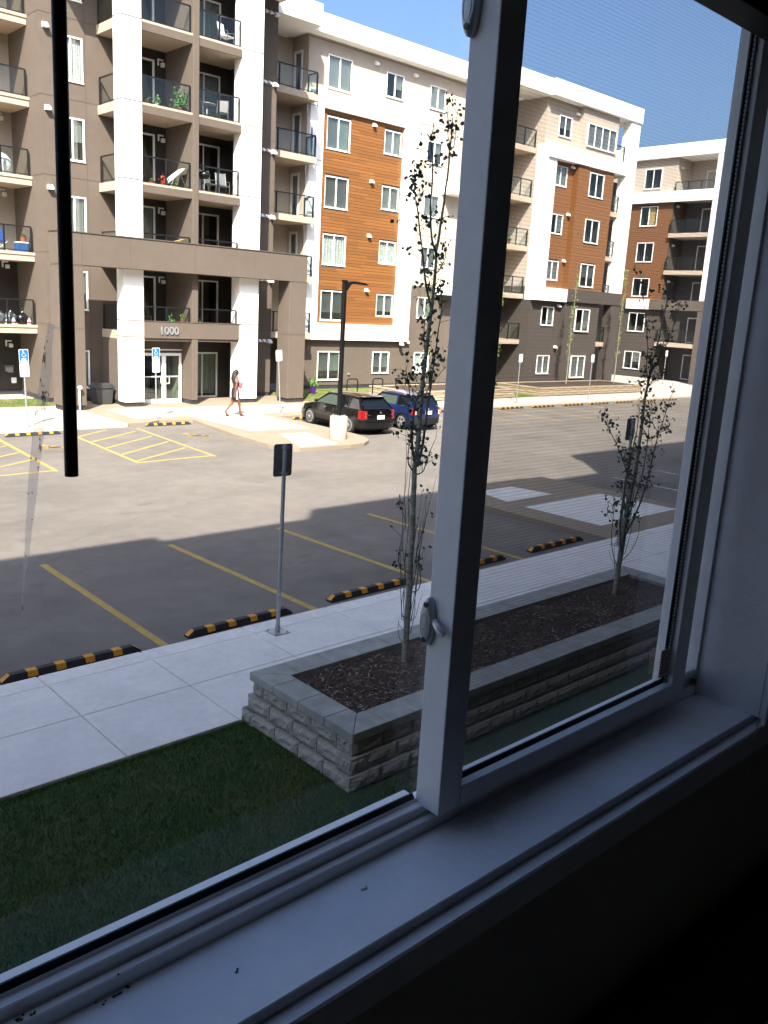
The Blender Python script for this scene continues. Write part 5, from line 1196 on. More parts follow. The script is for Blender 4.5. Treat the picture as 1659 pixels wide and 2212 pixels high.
def lerp_table(tab):
    def f(x):
        if x <= tab[0][0]: return tab[0][1:]
        for a, c_ in zip(tab[:-1], tab[1:]):
            if x <= c_[0]: u = (x-a[0])/(c_[0]-a[0]); u = u*u*(3-2*u); return tuple(a[i]+(c_[i]-a[i])*u for i in range(1, len(a)))
        return tab[-1][1:]
    return f
def rear_bits(t, L_, W, zl, zh, kind, paint):
    xr = -L_/2
    for s in (-1, 1):
        b = MB(); y0, y1 = (W/2-.30, W/2-.02)
        pts = [(xr-.05, y0+.05), (xr-.02, y0+.16), (xr+.07, y1-.035), (xr+.24, y1+.012), (xr+.24, y1-.02), (xr+.03, y0+.02)] if kind == 'wagon' else [(xr-.05, y0+.03), (xr-.02, y0+.16), (xr+.06, y1-.045), (xr+.10, y1-.02), (xr+.05, y0+.05)]
        pts = [(p[0], s*p[1]) for p in pts]; b.prism(pts if s > 0 else pts[::-1], 'z', zl, zh); l = b.build('tail_light', 'taillight', t, bevel=.012)
        for dz_ in ((.35, .72) if kind == 'wagon' else (.25, .6)):
            MB().lathe([(.04, -.006), (.03, -.012)], 10, (xr-.022 if kind == 'wagon' else xr-.035, s*(y0+.085), zl+(zh-zl)*dz_), 'x').build('lens', 'lampclear', l)
    MB().box(xr-.115, xr-.10, -.17, .17, .62 if kind == 'wagon' else .66, .76 if kind == 'wagon' else .80).build('licence_plate', 'plate', t)
    b = MB(); n = 10
    for i in range(n):
        u0, u1 = -1+2*i/n, -1+2*(i+1)/n; f = lambda u: (xr+.02-.15*(1-abs(u)**3)+.12*abs(u)**6, u*(W/2-.02))
        p, q_ = f(u0), f(u1); b.quad((p[0], p[1], .27), (q_[0], q_[1], .27), (q_[0]-.015, q_[1], .50), (p[0]-.015, p[1], .50)); b.quad((p[0]-.015, p[1], .50), (q_[0]-.015, q_[1], .50), (q_[0]+.08, q_[1], .53), (p[0]+.08, p[1], .53))
    b.build('rear_bumper', paint if kind == 'wagon' else 'cartrim', t, smooth=True)
# black wagon
prof1 = lerp_table([(-2.12, .30, .90), (-1.95, .22, .93), (-1.2, .19, .93), (0, .19, .92), (.75, .19, .93), (1.1, .19, .90), (1.7, .20, .80), (1.98, .24, .68), (2.12, .32, .58)])
bc = car('parked_car', 'black estate car with red tail lights parked beside the light pole', 'car', 4.24, 1.70, prof1, 0, 'carblack', (0, 0, 0), 0, .315, (-1.29, 1.33),
 [(-2.03, .95, .755), (-1.62, 1.37, .56), (.42, 1.37, .58), (1.12, .94, .745)], 'mesh', dict(pillars=(.26, .58), handles=(-.62, .28), seams=(.95, -.18), side=['carglass', 'carglass', 'carglass2'], spoil=.12, handlem='chrome'))
rear_bits(bc, 4.24, 1.70, .60, .93, 'wagon', 'carblack')
MB().box(-2.235, -2.21, -.26, .26, .79, .815).build('tailgate_trim', 'cartrim', bc); MB().lathe([(.045, 0), (.04, -.012)], 14, (-2.205, 0, .86), 'x').build('badge', 'chrome', bc)
for yb in (.56, -.54): MB().box(-2.222, -2.212, yb-.07, yb+.07, .775, .79).build('badge_strip', 'chrome', bc)
MB().box(-2.085, -2.07, -.16, .22, .985, .995).build('rear_wiper', 'cartrim', bc); MB().tube([(-1.3, 0, 1.44), (-1.45, 0, 1.56)], .006, 5).build('antenna', 'cartrim', bc)
for s in (-1, 1): MB().box(1.86, 1.98, s*.78-.02, s*.78+.02, .56, .61).build('side_marker', 'amber', bc); 
MB().box(1.93, 2.08, -.70, -.42, .58, .68).build('headlight', 'lampclear', bc, bevel=.02); MB().box(1.93, 2.08, .42, .70, .58, .68).build('headlight', 'lampclear', bc, bevel=.02)
MB().tube([(-2.16, -.5, .25), (-1.9, -.5, .25)], .045, 10).build('exhaust', 'chrome', bc)
bc.location = (22.02, 26.10, .001); bc.rotation_euler = (0, 0, pi/2-radians(3.5))
# blue hatchback
prof2 = lerp_table([(-1.83, .30, .93), (-1.7, .24, .95), (-1.0, .2, .95), (0, .2, .94), (.8, .2, .93), (1.1, .2, .90), (1.6, .22, .82), (1.83, .32, .62)])
hb = car('parked_car', 'bright blue small hatchback parked right of the black car', 'car', 3.66, 1.68, prof2, 0, 'carblue', (0, 0, 0), 0, .305, (-1.22, 1.22),
 [(-1.72, .96, .745), (-1.50, 1.35, .60), (.30, 1.37, .60), (.86, .95, .74)], 'five', dict(pillars=(.42,), handles=(-.28,), seams=(.78, -.48), side=['carglass', 'carglass2'], spoil=.10))
rear_bits(hb, 3.66, 1.68, .62, .90, 'hatch', 'carblue')
b = MB(); 
for s in (-1, 1):
    for w0 in (-1.22, 1.22):
        for i in range(10):
            t0, t1_ = pi*i/10, pi*(i+1)/10; ra, rb_ = .345, .40; y = s*(1.68/2-.008)
            b.quad((w0+ra*cos(t0), y+s*.012, .305+ra*sin(t0)), (w0+ra*cos(t1_), y+s*.012, .305+ra*sin(t1_)), (w0+rb_*cos(t1_), y+s*.008, .305+rb_*sin(t1_)), (w0+rb_*cos(t0), y+s*.008, .305+rb_*sin(t0)))
b.build('arch_trim', 'cartrim', hb)
for s in (-1, 1): MB().box(-1.0, 1.0, s*.80-.03, s*.80+.045, .18, .27).build('sill_trim', 'cartrim', hb)
MB().lathe([(.05, 0), (.04, -.015)], 12, (-1.93, 0, .88), 'x').build('badge', 'chrome', hb); MB().box(-1.96, -1.93, -.25, .25, .82, .84).build('tailgate_handle', 'chrome', hb)
hb.location = (24.72, 26.02, .001); hb.rotation_euler = (0, 0, pi/2-radians(2))

# ---------------------------------------------------------------- the walking woman
def person():
    fp = onz(507, 899.5, .12); px, py, z0 = fp.x, fp.y, .12+.012
    t = thing('person', 'long haired woman in a black and white sleeveless dress walking right with a pink bag', 'person', (px, py, z0))
    H_ = 1.76
    # x = walking direction, y<0 = camera side (her right)
    J = {'pel': (0, 0, .93), 'waist': (.01, 0, 1.08), 'chest': (.015, 0, 1.27), 'neck': (.01, 0, 1.445), 'nk2': (.035, 0, 1.51), 'head': (.065, 0, 1.60), 'top': (.055, 0, 1.70),
         'hipR': (.01, -.085, .90), 'kneR': (.13, -.09, .50), 'ankR': (.19, -.09, .095), 'ballR': (.30, -.095, .035), 'toeR': (.355, -.095, .028),
         'hipL': (.0, .085, .90), 'kneL': (-.06, .08, .50), 'ankL': (-.36, .075, .20), 'ballL': (-.295, .075, .065), 'toeL': (-.25, .075, .035),
         'shR': (.0, -.165, 1.395), 'elR': (-.10, -.215, 1.10), 'wrR': (-.155, -.215, .86), 'shL': (.01, .165, 1.395), 'elL': (.05, .20, 1.12), 'wrL': (.22, .02, 1.20)}
    E_ = [('pel', 'waist'), ('waist', 'chest'), ('chest', 'neck'), ('neck', 'nk2'), ('nk2', 'head'), ('head', 'top'), ('pel', 'hipR'), ('hipR', 'kneR'), ('kneR', 'ankR'), ('ankR', 'ballR'), ('ballR', 'toeR'), ('pel', 'hipL'), ('hipL', 'kneL'), ('kneL', 'ankL'), ('ankL', 'ballL'), ('ballL', 'toeL'),
          ('neck', 'shR'), ('shR', 'elR'), ('elR', 'wrR'), ('neck', 'shL'), ('shL', 'elL'), ('elL', 'wrL')]
    RD = {'pel': (.125, .15), 'waist': (.095, .12), 'chest': (.11, .14), 'neck': (.055, .07), 'nk2': (.045, .045), 'head': (.082, .075), 'top': (.05, .05), 'hipR': .088, 'kneR': .055, 'ankR': .036, 'ballR': (.042, .026), 'toeR': (.03, .016), 'hipL': .088, 'kneL': .055, 'ankL': .036, 'ballL': (.042, .026), 'toeL': (.03, .016), 'shR': .048, 'elR': .034, 'wrR': .023, 'shL': .048, 'elL': .034, 'wrL': .023}
    names = list(J)
    def skin(nm, verts, edges, rad, root, mt, parent, sub=2):
        me = bpy.data.meshes.new(nm); me.from_pydata(verts, edges, []); o = bpy.data.objects.new(nm, me); C.objects.link(o)
        md = o.modifiers.new('skin', 'SKIN'); md.use_smooth_shade = True
        sv = me.skin_vertices[0].data
        for i, r_ in enumerate(rad): sv[i].radius = r_ if hasattr(r_, '__len__') else (r_, r_); sv[i].use_root = (i == root)
        o.modifiers.new('sub', 'SUBSURF').levels = sub; o.modifiers['sub'].render_levels = sub
        dg = bpy.context.evaluated_depsgraph_get(); me2 = bpy.data.meshes.new_from_object(o.evaluated_get(dg)); C.objects.unlink(o); bpy.data.objects.remove(o)
        me2.materials.clear(); me2.materials.append(M[mt]); me2.polygons.foreach_set('use_smooth', [True]*len(me2.polygons)); o = bpy.data.objects.new(nm, me2); C.objects.link(o); o.parent = parent; return o
    V = [J[n] for n in names]; Ed = [(names.index(a), names.index(b_)) for a, b_ in E_]; Rr = [RD[n] for n in names]
    # fingers join the same skeleton so that the body stays one mesh
    def hand(wr, d, side, curl, out):
        w_ = Vector(J[wr]); d = Vector(d).normalized(); pm = w_+d*.055; V.append(tuple(pm)); Rr.append((.032, .018)); pi_ = len(V)-1; Ed.append((names.index(wr), pi_)); sd_ = Vector(side).normalized(); cv = Vector(out)
        for k, (o_, l) in enumerate(((-.024, .062), (-.008, .072), (.008, .068), (.024, .052))):
            a = pm+sd_*o_+d*.03; b_ = a+(d+cv*curl)*l*.5; c_ = b_+(d*.6+cv*curl*2)*l*.5
            for q_, r_ in ((a, .010), (b_, .009), (c_, .007)): V.append(tuple(q_)); Rr.append(r_)
            m_ = len(V); Ed.extend([(pi_, m_-3), (m_-3, m_-2), (m_-2, m_-1)])
        a = w_+d*.03-sd_*.03; b_ = a-sd_*.015+d*.03+cv*.01
        for q_, r_ in ((a, .012), (b_, .009)): V.append(tuple(q_)); Rr.append(r_)
        m_ = len(V); Ed.extend([(names.index(wr), m_-2), (m_-2, m_-1)])
    hand('wrR', (-.10, 0, -1), (1, 0, 0), .25, (.35, .3, 0)); hand('wrL', (1, -.35, .1), (0, 0, 1), .5, (0, -.4, -.1))
    body = skin('body', V, Ed, Rr, 0, 'skin', t)
    # face bits
    b = MB(); b.blob((.148, 0, 1.585), (.016, .012, .02), 8, 6); b.build('nose', 'skin', None, smooth=True).parent = body
    for y in (-.078, .078): q_ = MB().blob((.05, y, 1.585), (.018, .008, .028), 8, 6).build('ear', 'skin', None, smooth=True); q_.parent = body
    for y in (-.03, .03): q_ = MB().blob((.137, y, 1.61), (.008, .012, .007), 8, 5).build('eye', 'whitep', None, smooth=True); q_.parent = body
    q_ = MB().blob((.138, 0, 1.545), (.010, .024, .008), 8, 5).build('mouth', 'redpot', None, smooth=True); q_.parent = body
    # hair: cap and long mass behind
    b = MB(); hr = random.Random(2)
    b.blob((.035, 0, 1.635), (.105, .098, .105), 14, 9, .04, hr)
    b.tube([(-.02, 0, 1.66), (-.055, 0, 1.56), (-.07, -.01, 1.46), (-.10, -.01, 1.36), (-.13, 0, 1.30)], [.085, .085, .075, .055, .02], 10)
    for k in range(14):
        y = hr.uniform(-.08, .08); x = hr.uniform(-.09, -.01); b.tube([(x+.03, y, 1.62), (x-.02, y*1.1, 1.5), (x-.05+hr.uniform(-.03, .02), y*1.2, 1.38), (x-.07, y*1.2, 1.27+hr.uniform(-.03, .05))], [.022, .024, .018, .005], 5)
    b.build('hair', 'hair', None, smooth=True).parent = t
    # dress: stacked rings following the body
    rings = [(1.43, .010, .055, .105), (1.40, .010, .082, .135), (1.33, .018, .108, .142), (1.27, .022, .122, .150), (1.18, .018, .112, .138), (1.08, .012, .105, .130), (.98, .005, .128, .155), (.90, .002, .140, .168), (.80, .01, .148, .170), (.70, .025, .150, .168), (.64, .035, .152, .165)]
    n = 28
    def ringmesh(name, m, a0, a1, off, zlo=0, zhi=9):
        b = MB(); rs = [r_ for r_ in rings if zlo <= r_[0] <= zhi]; k = 9
        base = len(b.v)
        for z, cx, rx, ry in rs:
            for j in range(k+1): a = a0+(a1-a0)*j/k; b.v.append((cx+(rx+off)*cos(a), (ry+off)*sin(a), z))
        for i in range(len(rs)-1):
            for j in range(k): p = base+i*(k+1)+j; b.f.append((p, p+1, p+k+2, p+k+1))
        o = b.build(name, m, None, smooth=True); o.parent = t; return o
    b = MB()
    for z, cx, rx, ry in rings:
        for j in range(n): a = 2*pi*j/n; wv = 1+(.03*sin(a*5) if z < .8 else 0); b.v.append((cx+rx*wv*cos(a), ry*wv*sin(a), z))
    for i in range(len(rings)-1):
        for j in range(n): j2 = (j+1) % n; b.f.append((i*n+j, i*n+j2, (i+1)*n+j2, (i+1)*n+j))
    dr = b.build('dress', 'dress', None, smooth=True); dr.parent = t
    o = ringmesh('side_stripe', 'dressw', radians(240), radians(272), .004, 0, 1.28); o.parent = dr; o = ringmesh('side_stripe', 'dressw', radians(86), radians(110), .004, 0, 1.28); o.parent = dr
    MB().tube([(.085, -.10, 1.43), (.105, -.05, 1.375), (.112, 0, 1.36), (.105, .05, 1.375), (.085, .10, 1.43)], .009, 6).build('neckline_trim', 'dressw', None, smooth=True).parent = dr
    MB().tube([(.03, -.13, 1.44), (.075, -.145, 1.36), (.05, -.155, 1.28), (-.01, -.155, 1.25), (-.06, -.145, 1.30), (-.05, -.13, 1.40)], .009, 6).build('armhole_trim', 'dressw', None, smooth=True).parent = dr
    MB().tube([(.0, 0, .63), (.0, 0, .66)], .10, 12).build('underskirt', 'dress', None).parent = dr
    for sfx, (fx, fy, fz, pt) in enumerate(((.26, -.093, .0, 0), (-.29, .075, .015, .45))):
        s = MB(); s.box(-.12, .11, -.045, .045, 0, .02); so_ = s.build('sandal', 'sandal', None, bevel=.01); so_.parent = t; so_.location = (fx, fy, fz); so_.rotation_euler = (0, pt*.6, 0)
        MB().tube([(.05, -.045, .02), (.05, -.03, .055), (.05, .03, .055), (.05, .045, .02)], .014, 6).build('strap', 'sandal', None, smooth=True).parent = so_
    t.scale = (1.07, 1.07, 1.07)
    bg_ = thing('bag', 'small pink and red bag held against the walking woman\'s chest', 'bag', (px, py, z0))
    MB().blob((.20, -.07, 1.25), (.085, .08, .15), 12, 9, .05, hr).build('pouch', 'bag', None, smooth=True).parent = bg_
    MB().tube([(.17, -.09, 1.32), (.15, -.10, 1.38), (.15, -.02, 1.40), (.17, .01, 1.34)], .008, 6).build('handle', 'bag', None).parent = bg_
    return t
person()

# ---------------------------------------------------------------- things on the balconies
def small(name, label, cat, loc, group=None): return thing(name, label, cat, loc, group)
def chair(label, loc, rz, m='furn', group='patio chairs on the balconies', s=1):
    t = thing('patio_chair', label, 'chair', loc, group, rz)
    MB().box(-.24, .24, -.22, .24, .40, .44).build('seat', m, None, bevel=.01).parent = t
    MB().prism([(.20, .44), (.24, .44), (.34, .98), (.30, .98)], 'x', -.22, .22).build('backrest', m, None, bevel=.01).parent = t
    for x in (-.23, .23):
        MB().tube([(x, -.20, 0), (x, -.22, .60), (x, .26, .64)], .013, 6).build('leg', 'metalgrey', None).parent = t
        MB().tube([(x, .26, 0), (x, .20, .44), (x, .34, 1.0)], .013, 6).build('leg', 'metalgrey', None).parent = t
    return t
def pot(label, loc, m, r_, h_, leaf='potleaf', n=60, hs=.2, name='potted_plant', rnd=None):
    rnd = rnd or random.Random(int(loc[0]*100)); t = thing(name, label, 'potted plant', loc)
    MB().lathe([(r_*.7, 0), (r_, h_), (r_*1.05, h_), (r_*.8, h_*.95)], 12).build('pot', m, None, smooth=True).parent = t
    if n:
        b = MB()
        for _ in range(n): leafquad(b, Vector((rnd.gauss(0, hs*.5), rnd.gauss(0, hs*.35), h_+abs(rnd.gauss(0, hs)))), rnd.uniform(.03, .06), rnd, 5)
        b.build('foliage', leaf, None, kind='stuff').parent = t
    return t
yb = Yc+.42
chair('grey patio chair on the top balcony of the left bay, seen through tinted glass', (17.6, 34.9, T[5]), 2.6, 'furn')
chair('white plastic chair low behind the glass on the highest visible right bay balcony', (21.35, 34.15, T[5]), .4, 'whitep')
pot('big bright green fern at the right end of the left bay balcony', (19.05, 33.95, T[4]), 'terracotta', .12, .2, n=260, hs=.27)
pot('small green plant left of the big fern on the same balcony', (18.0, 33.9, T[4]), 'whitep', .1, .16, n=80, hs=.13)
pot('red pot of low plants behind the white column on the same balcony as the fern', (17.6, 33.85, T[4]), 'redpot', .14, .12, n=40, hs=.08)
chair('dark patio chair left of the round glass table on its right bay balcony', (20.1, 34.3, T[4]), 1.0); chair('patio chair beside the right post of the same table balcony', (21.3, 34.3, T[4]), -.6)
rt = thing('patio_table', 'round glass patio table between two chairs on the right bay balcony', 'table', (20.65, 34.5, T[4])); MB().lathe([(.38, .68), (.38, .70)], 20).build('tabletop', 'steel', None).parent = rt
for a in (0, 2.1, 4.2): MB().tube([(.25*cos(a), .25*sin(a), 0), (.1*cos(a), .1*sin(a), .68)], .015, 6).build('leg', 'metalgrey', None).parent = rt
# lounger, red pots
lg = thing('folding_lounger', 'white folding lounger leaning back behind the glass of the third floor left bay', 'chair', (18.95, 34.1, T[3]))
MB().prism([(-.55, .18), (.32, .85), (.36, .80), (-.50, .13)], 'y', -.28, .28).build('sling', 'clothw', None, bevel=.01).parent = lg
for y in (-.29, .29): MB().tube([(-.55, y, .1), (.34, y, .84)], .014, 6).build('rail', 'metalgrey', None).parent = lg; MB().tube([(.35, y, 0), (.05, y, .62)], .014, 6).build('leg', 'metalgrey', None).parent = lg; MB().tube([(-.4, y, 0), (-.2, y, .42)], .014, 6).build('leg', 'metalgrey', None).parent = lg
pot('orange red pot with red flowers in front of the white lounger', (18.3, 33.88, T[3]), 'redpot', .13, .2, leaf='redpot', n=90, hs=.14)
pot('brown pot left of the red flower pot on the lounger balcony', (17.75, 33.88, T[3]), 'terracotta', .14, .14, n=20, hs=.06); pot('small green plant right of the red flower pot on the lounger balcony', (18.72, 33.86, T[3]), 'terracotta', .09, .12, n=50, hs=.12)
chair('grey patio chair with a pale frame in the middle of the third floor right bay', (20.7, 34.3, T[3]), .2); chair('low plastic armchair at the right of the third floor right bay', (21.35, 34.3, T[3]), -.2, 'metalgrey')
sh = thing('towel', 'pale blue towel hanging behind the glass at the left of the third floor right bay', 'towel', (19.95, 34.1, T[3])); MB().prism([(0, .1), (.03, .1), (.06, .95), (-.02, .95)], 'x', -.2, .2).build('cloth', 'blindg', None).parent = sh
bb_ = thing('barbecue', 'small black kettle barbecue left of the chairs on the third floor right bay', 'barbecue', (20.25, 34.0, T[3])); MB().lathe([(.02, .55), (.2, .6), (.26, .72), (.26, .74), (.2, .84), (.03, .88)], 16).build('bowl', 'rail', None, smooth=True).parent = bb_
for a in (0, 2.1, 4.2): MB().tube([(.25*cos(a), .25*sin(a), 0), (.12*cos(a), .12*sin(a), .6)], .012, 6).build('leg', 'metalgrey', None).parent = bb_
# tyre and box on the canopy level balcony
ty = thing('spare_tyre', 'spare car tyre lying behind the low rail above the number sign', 'tyre', (18.72, 34.0, T[2]+.62)); MB().lathe([(.20, -.10), (.30, -.11), (.34, -.06), (.345, 0), (.34, .06), (.30, .11), (.20, .10)], 24, (0, 0, .11)).build('tread', 'tyre', None, smooth=True).parent = ty
cb = thing('cardboard_box', 'open brown cardboard box to the right of the spare tyre', 'box', (19.05, 33.95, T[2]+.5)); b = MB(); b.box(-.2, .2, -.2, .2, 0, .32); b.build('carton', 'card', None).parent = cb; MB().prism([(-.2, .33), (.2, .45), (.2, .47), (-.22, .35)], 'y', -.2, .2).build('flap', 'card', None).parent = cb
cr = thing('storage_crate', 'grey storage trunk supporting the spare tyre and the cardboard box', 'box', (18.85, 34.0, T[2])); MB().box(-.5, .45, -.25, .25, 0, .49).build('trunk', 'binp', None, bevel=.02).parent = cr
pot('green sprig plant on the balcony above the number 1000', (18.55, 33.85, T[1]+.02), 'terracotta', .08, .40, n=46, hs=.13)
pot('hanging yellow vine plant at the right of the balcony above the number', (19.1, 33.85, T[1]+.45), 'terracotta', .06, .10, leaf='leaf2', n=26, hs=.10)
chair('dark chair behind the glass above the entrance doors', (17.7, 34.5, T[1]), .7); pot('small teal pot by the partition on the balcony right of the number', (19.95, 33.85, T[1]+.02), 'whitep', .08, .45, n=24, hs=.06)
# left stack
cv = thing('covered_barbecue', 'barbecue under a white cloth cover on the far left third floor balcony', 'barbecue', (13.15, 37.6, T[3])); b = MB(); b.blob((0, 0, .38), (.42, .3, .45), 18, 12, .05, random.Random(2)); b.build('cover', 'clothw', None, smooth=True).parent = cv
cc = thing('camp_chair', 'blue folding camp chair with white legs on the far left second floor balcony', 'chair', (12.95, 37.6, T[2]))
MB().box(-.25, .25, -.2, .25, .38, .42).build('seat', 'bluep', None).parent = cc; MB().prism([(.22, .42), (.25, .42), (.32, .88), (.29, .88)], 'x', -.26, .26).build('backrest', 'bluep', None).parent = cc
for x0, x1 in ((-.25, .25), (.25, -.25)): MB().tube([(x0, -.22, 0), (x1, -.22, .42)], .013, 6).build('leg', 'whitep', None).parent = cc; MB().tube([(x0, .25, 0), (x1, .25, .42)], .013, 6).build('leg', 'whitep', None).parent = cc
co = thing('cooler', 'blue cooler box with white lid under a red plant pot at the left balcony corner', 'cooler', (13.72, 37.35, T[2])); MB().box(-.24, .24, -.17, .17, 0, .36).build('chest', 'cooler', None, bevel=.02).parent = co; MB().box(-.25, .25, -.18, .18, .362, .42).build('lid', 'whitep', None, bevel=.02).parent = co
pot('red plant pot standing on the blue cooler box', (13.8, 37.35, T[2]+.425), 'terracotta', .14, .2, n=14, hs=.08)
for i, (x, r_, m_, lab) in enumerate(((12.75, .27, 'baggrey', 'grey garbage bag at the left edge of the lowest left balcony'), (13.2, .27, 'baggrey', 'grey garbage bag behind the rail post on the lowest left balcony'), (13.68, .26, 'bagblack', 'shiny black garbage bag at the right end of the lowest left balcony'))):
    t = thing('garbage_bag', lab, 'garbage bag', (x, 37.5, T[1]), 'garbage bags on the lowest left balcony'); b = MB(); b.blob((0, 0, r_*.9), (r_, r_*.8, r_*1.0), 14, 10, .09, random.Random(i)); b.tube([(0, 0, r_*1.7), (.02, 0, r_*2.1)], [.06, .03], 6); b.build('bag', m_, None, smooth=True).parent = t
for i, (x, lab) in enumerate(((12.98, 'white milk jug left of the rail post before the garbage bags'), (13.22, 'white milk jug right of the rail post before the garbage bags'), (13.86, 'white jug with a pink label at the rail corner'))):
    t = thing('plastic_jug', lab, 'jug', (x, 37.2, T[1]), 'white jugs on the lowest left balcony'); MB().lathe([(.08, 0), (.085, .05), (.085, .15), (.05, .22), (.025, .25), (.025, .29)], 10).build('bottle', 'whitep', None, smooth=True).parent = t
    MB().lathe([(.087, .06), (.087, .14)], 10).build('label_band', 'bag', None).parent = t
# right stack C
chair('grey mesh patio chair with curved back on the top corner balcony', (26.55, 38.1, T[5]), .35); chair('low dark patio chair at the left of the top corner balcony', (25.75, 38.2, T[5]), -.6)
um = thing('folded_parasol', 'blue folded parasol strapped to the corner balcony rail', 'parasol', (28.55, 37.5, T[4])); MB().lathe([(.02, 0), (.05, .5), (.07, 1.0), (.05, 1.05), (.03, 1.4), (.01, 1.45)], 10).build('cloth', 'bluep', None, smooth=True).parent = um
ld = thing('step_ladder', 'grey folding step ladder standing open on the corner balcony above the entrance frame', 'ladder', (26.2, 37.85, T[3]))
for s in (-1, 1):
    MB().tube([(s*.26, -.22, 0), (s*.18, 0, 1.15)], .02, 5).build('stile', 'metalgrey', None).parent = ld; MB().tube([(s*.26, .28, 0), (s*.18, .02, 1.15)], .016, 5).build('stile', 'metalgrey', None).parent = ld
for k in range(4): z = .22+k*.27; w_ = .25-.02*k; MB().box(-w_, w_, -.22+z*.19-.04, -.22+z*.19+.04, z, z+.03).build('step', 'metalgrey', None).parent = ld
pot('small potted plant on the brown balcony seen beside the screened window edge', (43.9, 36.9, T[3]), 'terracotta', .14, .22, n=60, hs=.18)
chair('dark chair on the left bay balcony just above the entrance frame', (17.8, 34.6, T[2]+.0), 2.2)
hc = thing('lantern', 'orange paper lantern hanging under the left bay balcony edge', 'lantern', (16.75, 34.5, 8.45)); MB().lathe([(.03, 0), (.07, .05), (.05, .14), (.07, .20), (.03, .26)], 10).build('shade', 'redpot', None, smooth=True).parent = hc
MB().tube([(0, 0, .26), (0, 0, .27)], .01, 4).build('hook', 'rail', None).parent = hc

# ---------------------------------------------------------------- the room and its sliding window
Z = lambda r_: CAMZ+r_
ZS = Z(-.882)                                        # sill level
wn = thing('sliding_window', 'white sliding window with a screened right sash, the photograph looks out through it', 'window', (.98, .90, ZS))
# lower frame track, stepped profile, the sash side and the open side share it
prof_low = [ (.90, ZS+.020), (.902, ZS+.022), (.914, ZS+.022), (.917, ZS+.018), (.917, ZS+.038), (.919, ZS+.040), (.933, ZS+.040), (.934, ZS+.046), (.951, ZS+.046), (.952, ZS+.038), (.99, ZS+.002), (1.02, ZS-.03), (1.02, ZS-.05), (.9, ZS-.05)]
MB().prism(prof_low, 'x', -.09, 2.07).build('frame_track', 'wframe', wn)
MB().prism([(.9345, ZS+.0462), (.9395, ZS+.055), (.9425, ZS+.055), (.9425, ZS+.0462)], 'x', .05, .986).build('gasket', 'gasket', wn)
MB().box(.05, .986, .948, .962, ZS+.0465, ZS+.0505).build('glazing_bead', 'wframe', wn)
MB().box(.05, .986, .9445, .9475, ZS+.0463, ZS+.0492).build('spacer_bar', 'spacer', wn)
# top and sides of the frame
ztop = Z(.715)
MB().box(-.1, 2.08, .90, 1.0, ztop-.055, ztop+.06).build('frame_head', 'wframe', wn); MB().box(-.1, .05, .9015, 1.0, ZS+.046, ztop-.055).build('frame_jamb', 'wframe', wn)
MB().box(1.917, 2.08, .9015, .985, ZS+.04, ztop-.055).build('frame_jamb', 'wframe', wn)
MB().box(1.83, 1.916, .9035, .944, ZS+.0465, ZS+.066).build('track_stop', 'wframe', wn, bevel=.003)
# fixed left pane
MB().box(.048, 1.03, .9405, .9435, ZS+.0465, ztop-.054).build('fixed_pane', 'paneglass', wn)
# sash: stiles and rails
XL, XR_ = .990, 1.819; yf, yb_ = .880, .936; zb0, zb1 = Z(-.832), Z(-.806); zt0, zt1 = ztop-.115, ztop-.057
sa = MB().box(XL, XL+.056, yf, yb_, Z(-.845), zt1).build('sash_stile', 'wframe', wn, bevel=.002, seg=2)
MB().box(XR_-.056, XR_, yf, yb_-.004, Z(-.845), zt1).build('sash_stile', 'wframe', wn, bevel=.002, seg=2)
MB().prism([(yf, Z(-.845)), (yf, Z(-.810)), (yf+.002, Z(-.808)), (.897, Z(-.8065)), (.897, Z(-.812)), (.93, Z(-.812)), (.93, Z(-.845))], 'x', XL+.0565, XR_-.0565).build('sash_rail', 'wframe', wn)
MB().box(XL+.0565, XR_-.0565, yf, yb_-.004, ztop-.11, zt1).build('sash_rail', 'wframe', wn, bevel=.002)
MB().prism([(.8972, Z(-.8115)), (.8972, Z(-.8063)), (.904, Z(-.800)), (.907, Z(-.800)), (.907, Z(-.8115))], 'x', XL+.057, XR_-.057).build('gasket', 'gasket', wn)
MB().box(XL+.0562, XL+.072, .8985, .9035, Z(-.806), ztop-.112).build('gasket', 'gasket', wn)
MB().box(XR_-.070, XR_-.0562, .900, .9035, Z(-.806), ztop-.112).build('gasket', 'gasket', wn)
MB().box(XR_-.064, XR_-.0563, .894, .8995, Z(-.806), ztop-.112).build('spacer_bar', 'spacer', wn)
# comb-like perforation of the spacer beside the glass
b = MB(); z = Z(-.80)
while z < ztop-.12: b.box(XR_-.0655, XR_-.0642, .8945, .8985, z, z+.0035); z += .0085
b.build('spacer_teeth', 'gasket', wn, kind='stuff')
MB().box(XL+.055, XR_-.055, .9065, .9085, Z(-.811), ztop-.111).build('sash_pane', 'paneglass', wn)
# outside screen with its frame
scf = MB()
scf.box(1.888, 1.912, .974, .984, ZS+.004, ztop-.06); scf.box(1.045, 1.912, .974, .984, ZS+.004, ZS+.020); scf.box(1.045, 1.075, .974, .984, ZS+.021, ztop-.06)
so_ = scf.build('screen_frame', 'frameout', wn, bevel=.002)
MB().box(1.075, 1.888, .9785, .979, ZS+.020, ztop-.06).build('screen_mesh', 'screen', so_)
MB().box(1.817, 1.829, .936, .946, ZS+.047, ztop-.06).build('outer_stop', 'wframe', wn)
